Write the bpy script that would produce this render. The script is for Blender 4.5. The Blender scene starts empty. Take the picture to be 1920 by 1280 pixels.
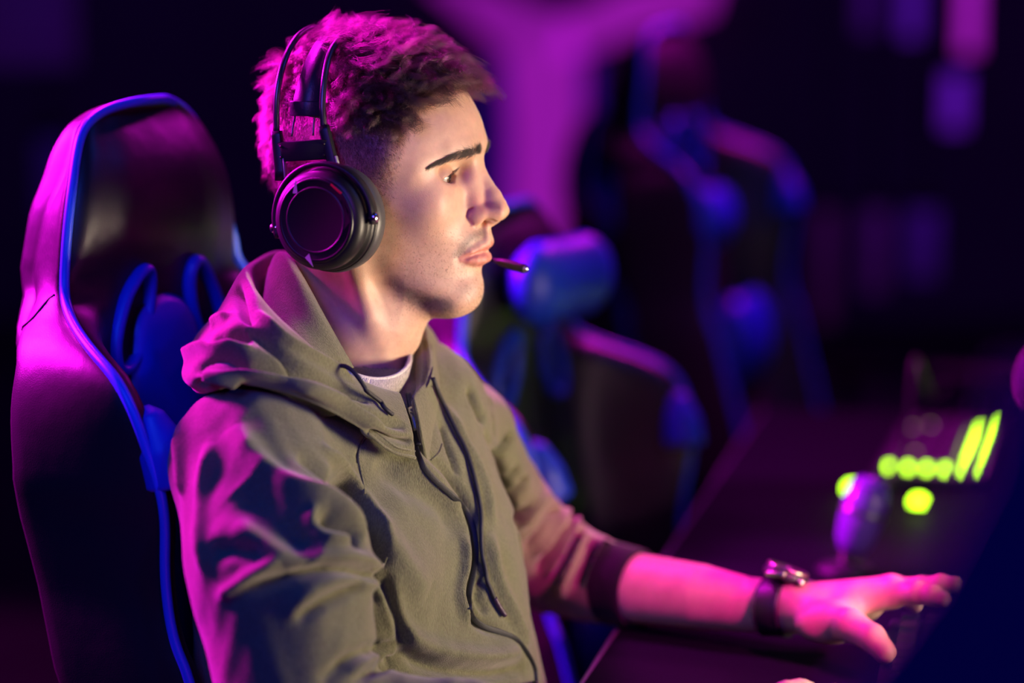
import bpy, bmesh, math, random, os
import numpy as np
from mathutils import Vector, Matrix, Euler

# ------------------------------------------------------------------ camera, world, lights, exposure
SC = bpy.context.scene
COL = SC.collection
rng = np.random.default_rng(7)
random.seed(7)
R = math.radians
PITCH = R(8.0)
CAMZ = 1.34
FPX = 85.0 / 36.0 * 1920.0
CF = np.array([0.0, math.cos(PITCH), -math.sin(PITCH)])
CU = np.array([0.0, math.sin(PITCH), math.cos(PITCH)])
CR = np.array([1.0, 0.0, 0.0])
CPOS = np.array([0.0, 0.0, CAMZ])


def at(px, py, d):
    """world point seen at pixel (px,py) of the 1920x1280 frame, d metres along the viewing axis"""
    return CPOS + d * (CF + (px - 960.0) / FPX * CR - (py - 640.0) / FPX * CU)


def on_z(px, py, z):
    """world point at pixel (px,py) on the horizontal plane of height z"""
    r = CF + (px - 960.0) / FPX * CR - (py - 640.0) / FPX * CU
    return CPOS + r * ((z - CAMZ) / r[2])


cam_d = bpy.data.cameras.new('camera')
cam = bpy.data.objects.new('camera', cam_d)
COL.objects.link(cam)
cam.location = CPOS
cam.rotation_euler = (math.pi / 2 - PITCH, 0, 0)
cam_d.lens = 85.0
cam_d.sensor_width = 36.0
cam_d.clip_start = 0.05
cam_d.clip_end = 60
cam_d.dof.use_dof = True
cam_d.dof.focus_distance = 1.99
cam_d.dof.aperture_fstop = 1.6
cam_d.dof.aperture_blades = 0
SC.camera = cam
SC.view_settings.view_transform = 'Standard'
SC.view_settings.look = 'None'
SC.view_settings.gamma = 1.0
SC.view_settings.use_curve_mapping = False
SC.view_settings.exposure = 0.0
SC.cycles.use_denoising = True
try:
    SC.cycles.denoiser = 'OPENIMAGEDENOISE'
except Exception:
    pass
SC.cycles.max_bounces = 8
SC.cycles.sample_clamp_indirect = 4.0

w = bpy.data.worlds.new('world')
SC.world = w
w.use_nodes = True
w.node_tree.nodes['Background'].inputs[0].default_value = (0.030, 0.004, 0.095, 1)
w.node_tree.nodes['Background'].inputs[1].default_value = 0.08


def lamp(name, kind, loc, target, energy, color, size=0.3, size_y=None, spread=None):
    d = bpy.data.lights.new(name, kind)
    d.energy = energy
    d.color = color
    if kind == 'AREA':
        d.size = size
        if size_y:
            d.shape = 'RECTANGLE'
            d.size_y = size_y
        if spread:
            d.spread = spread
    elif kind == 'SPOT':
        d.shadow_soft_size = size
        d.spot_size = spread or R(60)
        d.spot_blend = 0.5
    else:
        d.shadow_soft_size = size
    o = bpy.data.objects.new(name, d)
    COL.objects.link(o)
    o.location = loc
    v = Vector(target) - Vector(loc)
    o.rotation_euler = v.to_track_quat('-Z', 'Y').to_euler()
    return o


HEADP = at(760, 400, 2.05)
lamp('stage_light_magenta', 'AREA', (-1.85, 2.74, 2.02), (-.20, 2.0, 1.12), 60, (.95, 0.006, .86), 0.40, 0.40, spread=R(82))
lamp('stage_light_above', 'AREA', (-.75, 3.15, 2.55), (-.15, 2.1, 1.1), 9, (.95, .006, .82), .35, .35, spread=R(60))
lamp('magenta_neck_fill', 'SPOT', (-1.40, 1.90, 2.02), at(578, 560, 2.03), 60, (1.0, .006, .80), .05, spread=R(9))  # added spot, only tints the neck and hood lining magenta
lamp('screen_glow', 'AREA', (.86, 1.82, .94), (-.15, 2.02, 1.10), 4.1, (1.0, 0.80, 0.55), 0.34, 0.24, spread=R(84))
lamp('spot_on_arm', 'SPOT', (.95, 1.12, 1.62), at(1370, 1125, 2.22), 200, (1.0, 0.02, 0.45), 0.05, spread=R(15))
lamp('blue_pad_fill', 'AREA', (-.55, .75, 1.75), at(290, 700, 2.1), 1.8, (0.02, 0.08, 1.0), 0.5, 0.5, spread=R(70))  # added fill light for the chair's blue centre pad
lamp('blue_hall_light', 'AREA', (1.5, 2.0, 2.7), (.3, 3.2, .9), 6, (0.02, 0.10, 1.0), 0.5, 0.5)
lamp('violet_wash', 'AREA', (3.2, 5.5, 2.8), (3.0, 9.4, .6), 22, (.35, .01, .8), 0.8, 0.8)  # added wash to lift the right of the back wall
lamp('blue_divider_fill', 'SPOT', (.9, -.5, 1.9), at(1900, 1150, .9), 45, (.03, .03, 1.0), .05, spread=R(26))  # added spot that makes the dark divider read as blue
lamp('violet_wash_left', 'AREA', (-2.2, 6.5, 2.9), (-1.6, 9.4, 1.2), 14, (.25, .01, .8), 0.8, 0.8)  # added wash so the left of the back wall isn't black
lamp('magenta_floor_pool', 'SPOT', (.6, 7.6, 2.8), (.55, 7.6, 0), 60, (.8, .02, .8), 0.1, spread=R(48))
lamp('magenta_floor_pool_left', 'SPOT', (-1.35, 4.6, 2.8), (-1.3, 4.55, 0), 150, (.8, .01, .6), 0.1, spread=R(34))
lamp('pink_fill', 'SPOT', (-.35, .25, 1.75), at(820, 390, 2.05), 15, (1.0, .06, .24), .12, spread=R(13))  # added soft fill, reddens the near side of the face
lamp('magenta_top_light', 'AREA', (1.15, 4.3, 2.6), at(1262, 90, 3.55), 7, (1.0, .01, .9), 0.3, 0.3, spread=R(60))
lamp('magenta_hall_light', 'AREA', (-.6, 4.9, 2.7), (.5, 3.6, 1.0), 3.5, (.9, .01, .8), 0.5, 0.5)
# ------------------------------------------------------------------ helpers
def norm(v):
    v = np.asarray(v, float)
    return v / (np.linalg.norm(v) + 1e-12)


def link(o, parent=None):
    COL.objects.link(o)
    if parent is not None:
        o.parent = parent
        o.matrix_parent_inverse = parent.matrix_world.inverted() if parent.matrix_world != Matrix() else Matrix()
    return o


def tag(o, label=None, cat=None, group=None, kind=None):
    if label: o['label'] = label
    if cat: o['category'] = cat
    if group: o['group'] = group
    if kind: o['kind'] = kind
    return o


def empty(name, loc=(0, 0, 0), rz=0.0, parent=None):
    o = bpy.data.objects.new(name, None)
    COL.objects.link(o)
    o.empty_display_size = 0.05
    o.location = loc
    o.rotation_euler = (0, 0, rz)
    if parent is not None:
        o.parent = parent
    bpy.context.view_layer.update()
    return o


def mesh_np(name, verts, faces, mat=None, parent=None, smooth=True, local=False):
    """faces: (n,3|4) array or list of tuples. verts in world space unless local"""
    me = bpy.data.meshes.new(name)
    verts = np.asarray(verts, np.float32)
    if isinstance(faces, np.ndarray):
        n, k = faces.shape
        me.vertices.add(len(verts))
        me.vertices.foreach_set('co', verts.ravel())
        me.loops.add(n * k)
        me.loops.foreach_set('vertex_index', faces.astype(np.int32).ravel())
        me.polygons.add(n)
        me.polygons.foreach_set('loop_start', np.arange(0, n * k, k, dtype=np.int32))
        me.update(calc_edges=True)
        me.validate()
    else:
        me.from_pydata([tuple(map(float, v)) for v in verts], [], [tuple(int(i) for i in f) for f in faces])
        me.update()
    me.polygons.foreach_set('use_smooth', [smooth] * len(me.polygons))
    if mat is not None:
        me.materials.append(mat)
    o = bpy.data.objects.new(name, me)
    COL.objects.link(o)
    if parent is not None:
        o.parent = parent
        if not local:
            o.matrix_parent_inverse = parent.matrix_world.inverted()
    return o


def catmull(pts, n, closed=False):
    """n samples through the control points"""
    P = np.asarray(pts, float)
    m = len(P)
    if closed:
        t = np.linspace(0, m, n, endpoint=False)
    else:
        t = np.linspace(0, m - 1, n)
    i = np.floor(t).astype(int)
    if not closed:
        i = np.minimum(i, m - 2)
    f = (t - i)[:, None]
    def g(k):
        if closed:
            return P[k % m]
        kk = np.clip(k, 0, m - 1)
        q = P[kk]
        lo = k < 0
        hi = k > m - 1
        if lo.any(): q = np.where(lo[:, None], 2 * P[0] - P[1], q)
        if hi.any(): q = np.where(hi[:, None], 2 * P[-1] - P[-2], q)
        return q
    p0, p1, p2, p3 = g(i - 1), g(i), g(i + 1), g(i + 2)
    return 0.5 * ((2 * p1) + (-p0 + p2) * f + (2 * p0 - 5 * p1 + 4 * p2 - p3) * f ** 2 + (-p0 + 3 * p1 - 3 * p2 + p3) * f ** 3)


def frames(P, up=(0, 0, 1), closed=False):
    P = np.asarray(P, float)
    if closed:
        T = np.roll(P, -1, 0) - np.roll(P, 1, 0)
    else:
        T = np.gradient(P, axis=0)
    T /= np.linalg.norm(T, axis=1)[:, None] + 1e-12
    U = np.asarray(up, float)
    if U.ndim == 1:
        U = np.tile(U, (len(P), 1))
    S = np.cross(T, U)
    bad = np.linalg.norm(S, axis=1) < 1e-4
    if bad.any():
        S[bad] = np.cross(T[bad], np.array([0.3, 1, 0.2]))
    S /= np.linalg.norm(S, axis=1)[:, None]
    N = np.cross(S, T)
    return T, S, N


def sweep(P, prof, up=(0, 0, 1), closed=False, scale=None, caps=True):
    """sweep a closed 2D profile (k,2) [side, normal] along P; returns verts, faces"""
    P = np.asarray(P, float)
    n = len(P)
    prof = np.asarray(prof, float)
    k = len(prof)
    T, S, N = frames(P, up, closed)
    if scale is None:
        sc = np.ones((n, 2))
    else:
        sc = np.asarray(scale, float)
        if sc.ndim == 1: sc = np.stack([sc, sc], 1)
    V = P[:, None, :] + S[:, None, :] * (prof[None, :, 0:1] * sc[:, None, 0:1]) + N[:, None, :] * (prof[None, :, 1:2] * sc[:, None, 1:2])
    V = V.reshape(-1, 3)
    F = []
    m = n if closed else n - 1
    for i in range(m):
        a = i * k
        b = ((i + 1) % n) * k
        for j in range(k):
            j2 = (j + 1) % k
            F.append((a + j, a + j2, b + j2, b + j))
    if caps and not closed:
        F.append(tuple(range(k))[::-1])
        F.append(tuple((n - 1) * k + j for j in range(k)))
    return V, F


def circ(r, k=10, ry=None):
    t = np.linspace(0, 2 * math.pi, k, endpoint=False)
    return np.stack([r * np.cos(t), (ry or r) * np.sin(t)], 1)


def rrect(w, h, r, seg=3):
    """rounded rectangle profile, full width w, height h"""
    pts = []
    for cx, cy, a0 in ((w / 2 - r, h / 2 - r, 0), (-w / 2 + r, h / 2 - r, 90), (-w / 2 + r, -h / 2 + r, 180), (w / 2 - r, -h / 2 + r, 270)):
        for i in range(seg + 1):
            a = R(a0 + 90 * i / seg)
            pts.append((cx + r * math.cos(a), cy + r * math.sin(a)))
    return np.array(pts)


def tube(name, pts, r, mat, parent=None, n=None, k=8, up=(0, 0, 1), closed=False, scale=None, prof=None):
    pts = np.asarray(pts, float)
    P = catmull(pts, n, closed) if n else pts
    if scale is not None and n and len(scale) != n:
        scale = np.interp(np.linspace(0, 1, n), np.linspace(0, 1, len(scale)), scale)
    V, F = sweep(P, circ(r, k) if prof is None else prof, up, closed, scale)
    return mesh_np(name, V, F, mat, parent)


class MB:
    """collects simple solids into one mesh"""
    def __init__(s):
        s.v = []; s.f = []; s.n = 0
    def add(s, V, F):
        V = np.asarray(V, float)
        s.v.append(V)
        s.f += [tuple(int(i) + s.n for i in f) for f in F]
        s.n += len(V)
        return s
    def build(s, name, mat, parent=None, smooth=True, local=False):
        return mesh_np(name, np.concatenate(s.v), s.f, mat, parent, smooth, local)


def lathe(prof, axis_o, axis_d, k=48, e1=None, squash=None):
    """revolve (r, h) profile about an axis; closed at zero radius ends"""
    d = norm(axis_d)
    e1 = norm(np.cross(d, [0, 0, 1] if abs(d[2]) < .99 else [1, 0, 0])) if e1 is None else norm(e1)
    e2 = np.cross(d, e1)
    t = np.linspace(0, 2 * math.pi, k, endpoint=False)
    V = []
    for r, h in prof:
        V.append(axis_o + d * h + (np.cos(t)[:, None] * e1 * (squash[0] if squash else 1) + np.sin(t)[:, None] * e2 * (squash[1] if squash else 1)) * max(r, 1e-5))
    V = np.concatenate(V)
    F = []
    for i in range(len(prof) - 1):
        for j in range(k):
            j2 = (j + 1) % k
            F.append((i * k + j, i * k + j2, (i + 1) * k + j2, (i + 1) * k + j))
    F.append(tuple(range(k))[::-1])
    F.append(tuple((len(prof) - 1) * k + j for j in range(k)))
    return V, F


def box_vf(c, X, Y, Z, bev=0.0):
    """oriented box; X, Y, Z are half-extent vectors; optional chamfer"""
    c = np.asarray(c, float); X = np.asarray(X, float); Y = np.asarray(Y, float); Z = np.asarray(Z, float)
    if bev <= 0:
        V = [c + sx * X + sy * Y + sz * Z for sz in (-1, 1) for sy in (-1, 1) for sx in (-1, 1)]
        F = [(0, 2, 3, 1), (4, 5, 7, 6), (0, 1, 5, 4), (2, 6, 7, 3), (0, 4, 6, 2), (1, 3, 7, 5)]
        return np.array(V), F
    bm = bmesh.new()
    bmesh.ops.create_cube(bm, size=2)
    lx, ly, lz = np.linalg.norm(X), np.linalg.norm(Y), np.linalg.norm(Z)
    for v in bm.verts:
        v.co = Vector((v.co.x * lx, v.co.y * ly, v.co.z * lz))
    bmesh.ops.bevel(bm, geom=bm.edges[:], offset=min(bev, 0.45 * 2 * min(lx, ly, lz)), segments=2, profile=0.5, affect='EDGES')
    ux, uy, uz = X / lx, Y / ly, Z / lz
    V = np.array([c + v.co.x * ux + v.co.y * uy + v.co.z * uz for v in bm.verts])
    bm.verts.index_update()
    F = [tuple(v.index for v in f.verts) for f in bm.faces]
    bm.free()
    return V, F


# ------------------------------------------------------------------ implicit surfaces
def smin(a, b, k):
    h = np.clip(0.5 + 0.5 * (b - a) / k, 0, 1)
    return b * (1 - h) + a * h - k * h * (1 - h)


def smax(a, b, k):
    return -smin(-a, -b, k)


def s_sphere(p, c, r):
    return np.sqrt(((p - c) ** 2).sum(-1)) - r


def s_ell(p, c, rad, rot=None):
    q = p - np.asarray(c)
    if rot is not None:
        q = q @ rot.T
    rad = np.asarray(rad, float)
    k0 = np.sqrt(((q / rad) ** 2).sum(-1)) + 1e-9
    k1 = np.sqrt(((q / rad ** 2) ** 2).sum(-1)) + 1e-9
    return k0 * (k0 - 1.0) / k1


def s_cap(p, a, b, ra, rb):
    a = np.asarray(a, float); b = np.asarray(b, float)
    ab = b - a
    t = np.clip(((p - a) @ ab) / (ab @ ab + 1e-12), 0, 1)
    d = p - (a + t[..., None] * ab)
    return np.sqrt((d ** 2).sum(-1)) - (ra + (rb - ra) * t)


def s_chain(p, pts, rad, k=0.0):
    out = None
    for i in range(len(pts) - 1):
        d = s_cap(p, pts[i], pts[i + 1], rad[i], rad[i + 1])
        out = d if out is None else (smin(out, d, k) if k > 0 else np.minimum(out, d))
    return out


def surface_nets(f0, lo, hi, h, B=8, slack=1.6, warp=None):
    """sparse naive surface nets on a regular grid; returns verts (world units) and quads"""
    lo = np.asarray(lo, float); hi = np.asarray(hi, float)
    f = f0 if warp is None else (lambda P: f0(warp(P)))
    nb = np.ceil((hi - lo) / (h * B)).astype(int)
    I = np.stack(np.meshgrid(*[np.arange(n) for n in nb], indexing='ij'), -1).reshape(-1, 3)
    cen = lo + (I + 0.5) * h * B
    d = np.concatenate([f(c) for c in np.array_split(cen, max(1, len(cen) // 200000))])
    if warp is None:
        act = I[np.abs(d) < h * B * 0.87 * slack]
    else:
        ext = np.linalg.norm(warp(cen + h * B / 2) - warp(cen - h * B / 2), axis=1) / 2
        act = I[np.abs(d) < ext * slack]
    NX = (nb * B + 2).astype(np.int64)
    g = np.stack(np.meshgrid(*[np.arange(B + 1)] * 3, indexing='ij'), -1)
    keys = []; vs = []; qa = []
    corner = [(a, b, c) for a in (0, 1) for b in (0, 1) for c in (0, 1)]
    edges = [(i, j) for i in range(8) for j in range(i + 1, 8) if sum(abs(corner[i][q] - corner[j][q]) for q in range(3)) == 1]
    for chunk in np.array_split(act, max(1, len(act) // 600)):
        if not len(chunk): continue
        G = chunk[:, None, None, None, :] * B + g[None]
        P = lo + G * h
        D = f(P.reshape(-1, 3)).reshape(P.shape[:-1])
        C = np.stack([D[:, a:a + B, b:b + B, c:c + B] for a, b, c in corner], -1)
        s = C < 0
        m = s.any(-1) & ~s.all(-1)
        if not m.any(): continue
        Cm = C[m]
        Gm = G[:, :B, :B, :B][m]
        acc = np.zeros((len(Cm), 3)); cnt = np.zeros(len(Cm))
        for i, j in edges:
            a, b = Cm[:, i], Cm[:, j]
            x = (a < 0) != (b < 0)
            t = np.where(x, a / np.where(x, a - b, 1), 0)
            ci = np.array(corner[i], float); cj = np.array(corner[j], float)
            acc += np.where(x[:, None], ci + t[:, None] * (cj - ci), 0)
            cnt += x
        vs.append(lo + (Gm + acc / cnt[:, None]) * h)
        keys.append((Gm[:, 0] * NX[1] + Gm[:, 1]) * NX[2] + Gm[:, 2])
        s0 = D < 0
        for ax in range(3):
            sl0 = s0[:, :B, :B, :B]
            sh = [slice(0, B)] * 3
            sh[ax] = slice(1, B + 1)
            s1 = s0[(slice(None),) + tuple(sh)]
            mm = sl0 != s1
            if not mm.any(): continue
            Ge = G[:, :B, :B, :B][mm]
            flip = sl0[mm]
            u, v = [(1, 2), (2, 0), (0, 1)][ax]
            du = np.zeros(3, int); du[u] = 1
            dv = np.zeros(3, int); dv[v] = 1
            quad = [Ge - du - dv, Ge - dv, Ge, Ge - du]
            kk = np.stack([(q[:, 0] * NX[1] + q[:, 1]) * NX[2] + q[:, 2] for q in quad], 1)
            kk = np.where(flip[:, None], kk, kk[:, ::-1])
            qa.append(kk)
    keys = np.concatenate(keys); V = np.concatenate(vs)
    if warp is not None: V = warp(V)
    Q = np.concatenate(qa)
    o = np.argsort(keys); ks = keys[o]
    pos = np.searchsorted(ks, Q)
    pos = np.clip(pos, 0, len(ks) - 1)
    ok = (ks[pos] == Q).all(1)
    return V, o[pos[ok]]


def sdf_grad(f, V, e):
    g = np.empty_like(V)
    for a in range(3):
        dv = np.zeros(3); dv[a] = e
        g[:, a] = (f(V + dv) - f(V - dv)) / (2 * e)
    return g


def project(f, V, e, it=2, lim=None):
    for _ in range(it):
        d = f(V)
        g = sdf_grad(f, V, e)
        g2 = (g ** 2).sum(1) + 1e-9
        st = -(d / g2)[:, None] * g
        if lim:
            L = np.linalg.norm(st, axis=1)
            st *= np.minimum(1, lim / (L + 1e-12))[:, None]
        V = V + st
    return V


def vnormals(V, Q):
    a, b, c, d = V[Q[:, 0]], V[Q[:, 1]], V[Q[:, 2]], V[Q[:, 3] if Q.shape[1] == 4 else Q[:, 2]]
    fn = np.cross(c - a, d - b) if Q.shape[1] == 4 else np.cross(b - a, c - a)
    N = np.zeros_like(V)
    for k in range(Q.shape[1]):
        np.add.at(N, Q[:, k], fn)
    return N / (np.linalg.norm(N, axis=1)[:, None] + 1e-15)


def laplace(V, Q, it=1, lam=0.5):
    nv = len(V)
    for _ in range(it):
        S = np.zeros_like(V); C = np.zeros(nv)
        k = Q.shape[1]
        for j in range(k):
            a, b = Q[:, j], Q[:, (j + 1) % k]
            for q in range(3):
                S[:, q] += np.bincount(a, V[b, q], nv) + np.bincount(b, V[a, q], nv)
            C += np.bincount(a, minlength=nv) + np.bincount(b, minlength=nv)
        V = V + lam * (S / np.maximum(C, 1)[:, None] - V)
    return V


def poly_dist(V, P, rad=None):
    """distance of points V to polyline P, and param 0..1 along it"""
    P = np.asarray(P, float)
    best = np.full(len(V), 1e9); bt = np.zeros(len(V))
    L = np.concatenate([[0], np.cumsum(np.linalg.norm(np.diff(P, axis=0), axis=1))])
    L /= L[-1]
    for i in range(len(P) - 1):
        a, b = P[i], P[i + 1]
        ab = b - a
        t = np.clip(((V - a) @ ab) / (ab @ ab + 1e-12), 0, 1)
        d = np.linalg.norm(V - a - t[:, None] * ab, axis=1)
        m = d < best
        best[m] = d[m]
        bt[m] = L[i] + (L[i + 1] - L[i]) * t[m]
    return best, bt


def vcolor(o, name, cols):
    me = o.data
    a = me.color_attributes.new(name, 'FLOAT_COLOR', 'POINT')
    c = np.ones((len(me.vertices), 4), np.float32)
    c[:, :cols.shape[1]] = cols
    a.data.foreach_set('color', c.ravel())


def vfloat(o, name, vals):
    a = o.data.attributes.new(name, 'FLOAT', 'POINT')
    a.data.foreach_set('value', np.asarray(vals, np.float32))


def hair_curves(name, pts, radii, mat, parent=None):
    """pts (n,k,3) world space; radii (n,k) or (k,)"""
    n, k, _ = pts.shape
    hc = bpy.data.hair_curves.new(name)
    hc.add_curves([k] * n)
    hc.attributes['position'].data.foreach_set('vector', pts.astype(np.float32).ravel())
    rr = np.broadcast_to(radii, (n, k)).astype(np.float32)
    ra = hc.attributes.get('radius') or hc.attributes.new('radius', 'FLOAT', 'POINT')
    ra.data.foreach_set('value', rr.ravel().copy())
    hc.materials.append(mat)
    o = bpy.data.objects.new(name, hc)
    COL.objects.link(o)
    if parent is not None:
        o.parent = parent
        o.matrix_parent_inverse = parent.matrix_world.inverted()
    return o


# ------------------------------------------------------------------ materials
def pmat(name, color, rough=0.5, metal=0.0, spec=0.5, bump=0.0, bscale=200.0, sheen=0.0, sss=0.0, emit=None, estr=0.0, vary=0.0, vscale=8.0, coat=0.0):
    m = bpy.data.materials.new(name)
    m.use_nodes = True
    nt = m.node_tree
    b = nt.nodes['Principled BSDF']
    b.inputs['Base Color'].default_value = (*color, 1)
    b.inputs['Roughness'].default_value = rough
    b.inputs['Metallic'].default_value = metal
    b.inputs['Specular IOR Level'].default_value = spec
    b.inputs['Coat Weight'].default_value = coat
    if sheen:
        b.inputs['Sheen Weight'].default_value = sheen
        b.inputs['Sheen Roughness'].default_value = 0.4
    if sss:
        b.inputs['Subsurface Weight'].default_value = sss
        b.inputs['Subsurface Radius'].default_value = (0.012, 0.004, 0.0025)
        b.inputs['Subsurface Scale'].default_value = 1.0
    if emit:
        b.inputs['Emission Color'].default_value = (*emit, 1)
        b.inputs['Emission Strength'].default_value = estr
    tc = nt.nodes.new('ShaderNodeTexCoord')
    if bump:
        nz = nt.nodes.new('ShaderNodeTexNoise')
        nz.inputs['Scale'].default_value = bscale
        nz.inputs['Detail'].default_value = 4
        nt.links.new(tc.outputs['Object'], nz.inputs['Vector'])
        bp = nt.nodes.new('ShaderNodeBump')
        bp.inputs['Strength'].default_value = 1.0
        bp.inputs['Distance'].default_value = bump
        nt.links.new(nz.outputs['Fac'], bp.inputs['Height'])
        nt.links.new(bp.outputs['Normal'], b.inputs['Normal'])
    if vary:
        nz = nt.nodes.new('ShaderNodeTexNoise')
        nz.inputs['Scale'].default_value = vscale
        nz.inputs['Detail'].default_value = 3
        nt.links.new(tc.outputs['Object'], nz.inputs['Vector'])
        mx = nt.nodes.new('ShaderNodeMix')
        mx.data_type = 'RGBA'
        mx.inputs['A'].default_value = (*[c * (1 - vary) for c in color], 1)
        mx.inputs['B'].default_value = (*[min(1, c * (1 + vary)) for c in color], 1)
        nt.links.new(nz.outputs['Fac'], mx.inputs['Factor'])
        nt.links.new(mx.outputs['Result'], b.inputs['Base Color'])
    return m


def skin_mat():
    m = pmat('skin', (0.62, 0.36, 0.26), rough=0.48, spec=0.4, sss=0.25)
    nt = m.node_tree
    b = nt.nodes['Principled BSDF']
    at_ = nt.nodes.new('ShaderNodeVertexColor')
    at_.layer_name = 'skin'
    tc = nt.nodes.new('ShaderNodeTexCoord')
    n1 = nt.nodes.new('ShaderNodeTexNoise'); n1.inputs['Scale'].default_value = 60; n1.inputs['Detail'].default_value = 6; n1.inputs['Roughness'].default_value = 0.7
    nt.links.new(tc.outputs['Object'], n1.inputs['Vector'])
    mr = nt.nodes.new('ShaderNodeMapRange'); mr.inputs['To Min'].default_value = 0.86; mr.inputs['To Max'].default_value = 1.10
    mr.inputs['From Min'].default_value = 0.3; mr.inputs['From Max'].default_value = 0.7
    nt.links.new(n1.outputs['Fac'], mr.inputs['Value'])
    mx = nt.nodes.new('ShaderNodeMix'); mx.data_type = 'RGBA'; mx.blend_type = 'MULTIPLY'; mx.inputs['Factor'].default_value = 1
    nt.links.new(at_.outputs['Color'], mx.inputs['A'])
    nt.links.new(mr.outputs['Result'], mx.inputs['B'])
    nt.links.new(mx.outputs['Result'], b.inputs['Base Color'])
    v = nt.nodes.new('ShaderNodeTexVoronoi'); v.inputs['Scale'].default_value = 900
    nt.links.new(tc.outputs['Object'], v.inputs['Vector'])
    n2 = nt.nodes.new('ShaderNodeTexNoise'); n2.inputs['Scale'].default_value = 350; n2.inputs['Detail'].default_value = 5
    nt.links.new(tc.outputs['Object'], n2.inputs['Vector'])
    ad = nt.nodes.new('ShaderNodeMath'); ad.operation = 'ADD'
    nt.links.new(v.outputs['Distance'], ad.inputs[0]); nt.links.new(n2.outputs['Fac'], ad.inputs[1])
    bp = nt.nodes.new('ShaderNodeBump'); bp.inputs['Distance'].default_value = 0.00006; bp.inputs['Strength'].default_value = 1
    nt.links.new(ad.outputs[0], bp.inputs['Height'])
    nt.links.new(bp.outputs['Normal'], b.inputs['Normal'])
    return m


def hair_mat(name, color, rough=0.35):
    m = bpy.data.materials.new(name)
    m.use_nodes = True
    nt = m.node_tree
    for n in list(nt.nodes):
        if n.type != 'OUTPUT_MATERIAL': nt.nodes.remove(n)
    out = [n for n in nt.nodes if n.type == 'OUTPUT_MATERIAL'][0]
    h = nt.nodes.new('ShaderNodeBsdfHairPrincipled')
    h.parametrization = 'COLOR'
    h.inputs['Color'].default_value = (*color, 1)
    h.inputs['Roughness'].default_value = rough
    h.inputs['Radial Roughness'].default_value = 0.5
    h.inputs['Random Roughness'].default_value = 0.2
    nt.links.new(h.outputs[0], out.inputs['Surface'])
    return m


M_SKIN = skin_mat()
# ------------------------------------------------------------------ the head (millimetres, x forward, y away from the camera, z up)
HYAW = R(13.0)
HF = np.array([math.cos(HYAW), -math.sin(HYAW), 0.0])
HL = np.array([math.sin(HYAW), math.cos(HYAW), 0.0])
HZ = np.array([0.0, 0.0, 1.0])
HO = at(700, 400, 2.07)
HM = np.stack([HF, HL, HZ])          # rows: axes


def to_head(P):
    return ((P - HO) @ HM.T) * 1000.0


def from_head(q):
    return HO + (np.asarray(q, float) / 1000.0) @ HM


def hl(px, py, a=0.0):
    """local point on the plane a mm from the mid plane (near side) seen at pixel; returned with y=+a"""
    r = CF + (px - 960.0) / FPX * CR - (py - 640.0) / FPX * CU
    t = (-a / 1000.0 - (CPOS - HO) @ HL) / (r @ HL)
    q = to_head(CPOS + r * t)
    return np.array([q[0], a, q[2]])


def V3(*a): return np.array(a, float)


# loft keys: front pixel (px,py), half width, exponent, x centre
_keys = [
    (880, 200, 66, 2.3), (889, 230, 69, 2.2), (895, 262, 70, 2.1), (890, 290, 70, 1.9), (890, 320, 70, 1.72), (890, 350, 71, 1.66),
    (896, 385, 70, 1.62), (906, 415, 67, 1.62), (917, 440, 65, 1.60), (917.5, 458, 64, 1.56), (913, 478, 63, 1.55), (905, 500, 62, 1.6),
    (898, 515, 61, 1.66), (899, 532, 60, 1.75), (896, 555, 57, 1.8), (886, 574, 52, 1.8), (872, 588, 46, 1.8)]
_kz, _kx, _kw, _kn = [], [], [], []
for px, py, ww, nn in _keys:
    q = hl(px, py, 0)
    _kz.append(q[2]); _kx.append(q[0]); _kw.append(ww); _kn.append(nn)
_o = np.argsort(_kz)
_kz, _kx, _kw, _kn = [np.array(v)[_o] for v in (_kz, _kx, _kw, _kn)]
_zz = np.linspace(_kz[0] - 12, _kz[-1] + 12, 400)
def _sm(v):
    u = np.interp(_zz, _kz, v)
    kern = np.exp(-0.5 * (np.arange(-12, 13) / 5.0) ** 2); kern /= kern.sum()
    return np.convolve(np.pad(u, 12, mode='edge'), kern, 'valid')
_fx, _fw, _fn = _sm(_kx), _sm(_kw), _sm(_kn)

E_A = 33.0
EYE_R = 12.0
P_in = hl(855, 329, 19); P_out = hl(817, 338, 45)
EYE = V3(P_out[0] - 2.6, E_A, hl(838, 330, 36)[2])
CHIN = hl(884, 545, 0)


def s_face(p):
    x, a, z = p[..., 0], p[..., 1], p[..., 2]
    xf = np.interp(z, _zz, _fx); w = np.interp(z, _zz, _fw); n = np.interp(z, _zz, _fn)
    xc = 6.0
    L = np.maximum(xf - xc, 1)
    dx = np.maximum(x - xc, 0)
    back = np.maximum(xc - x, 0)
    u = ((dx / L) ** n + (a / w) ** n + 1e-9) ** (1 / n)
    R0 = np.sqrt(dx ** 2 + a ** 2) / np.maximum(u, 1e-3)
    R0 = np.where(u < 0.2, 60, R0)
    d = (u - 1) * R0 * 0.85
    d = np.maximum(d, 0) + np.minimum(d, 0)
    # back end
    d = smax(d, back - 22.0, 14)
    # jaw border plane: from gonial angle to chin
    g = hl(700, 505, 56); c = hl(852, 582, 8)
    sl = (c[2] - g[2]) / (c[0] - g[0])
    nz = 1 / math.sqrt(1 + sl * sl)
    zb = g[2] + sl * (x - g[0])
    d = smax(d, (zb - z) * nz, 20)
    d = smax(d, z - (_kz[-1] + 2), 34)
    return d


def cp(px, py, a, inset=0.0, da=0.0):
    q = hl(px, py, a)
    return V3(q[0] - inset, a - da, q[2])


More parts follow.
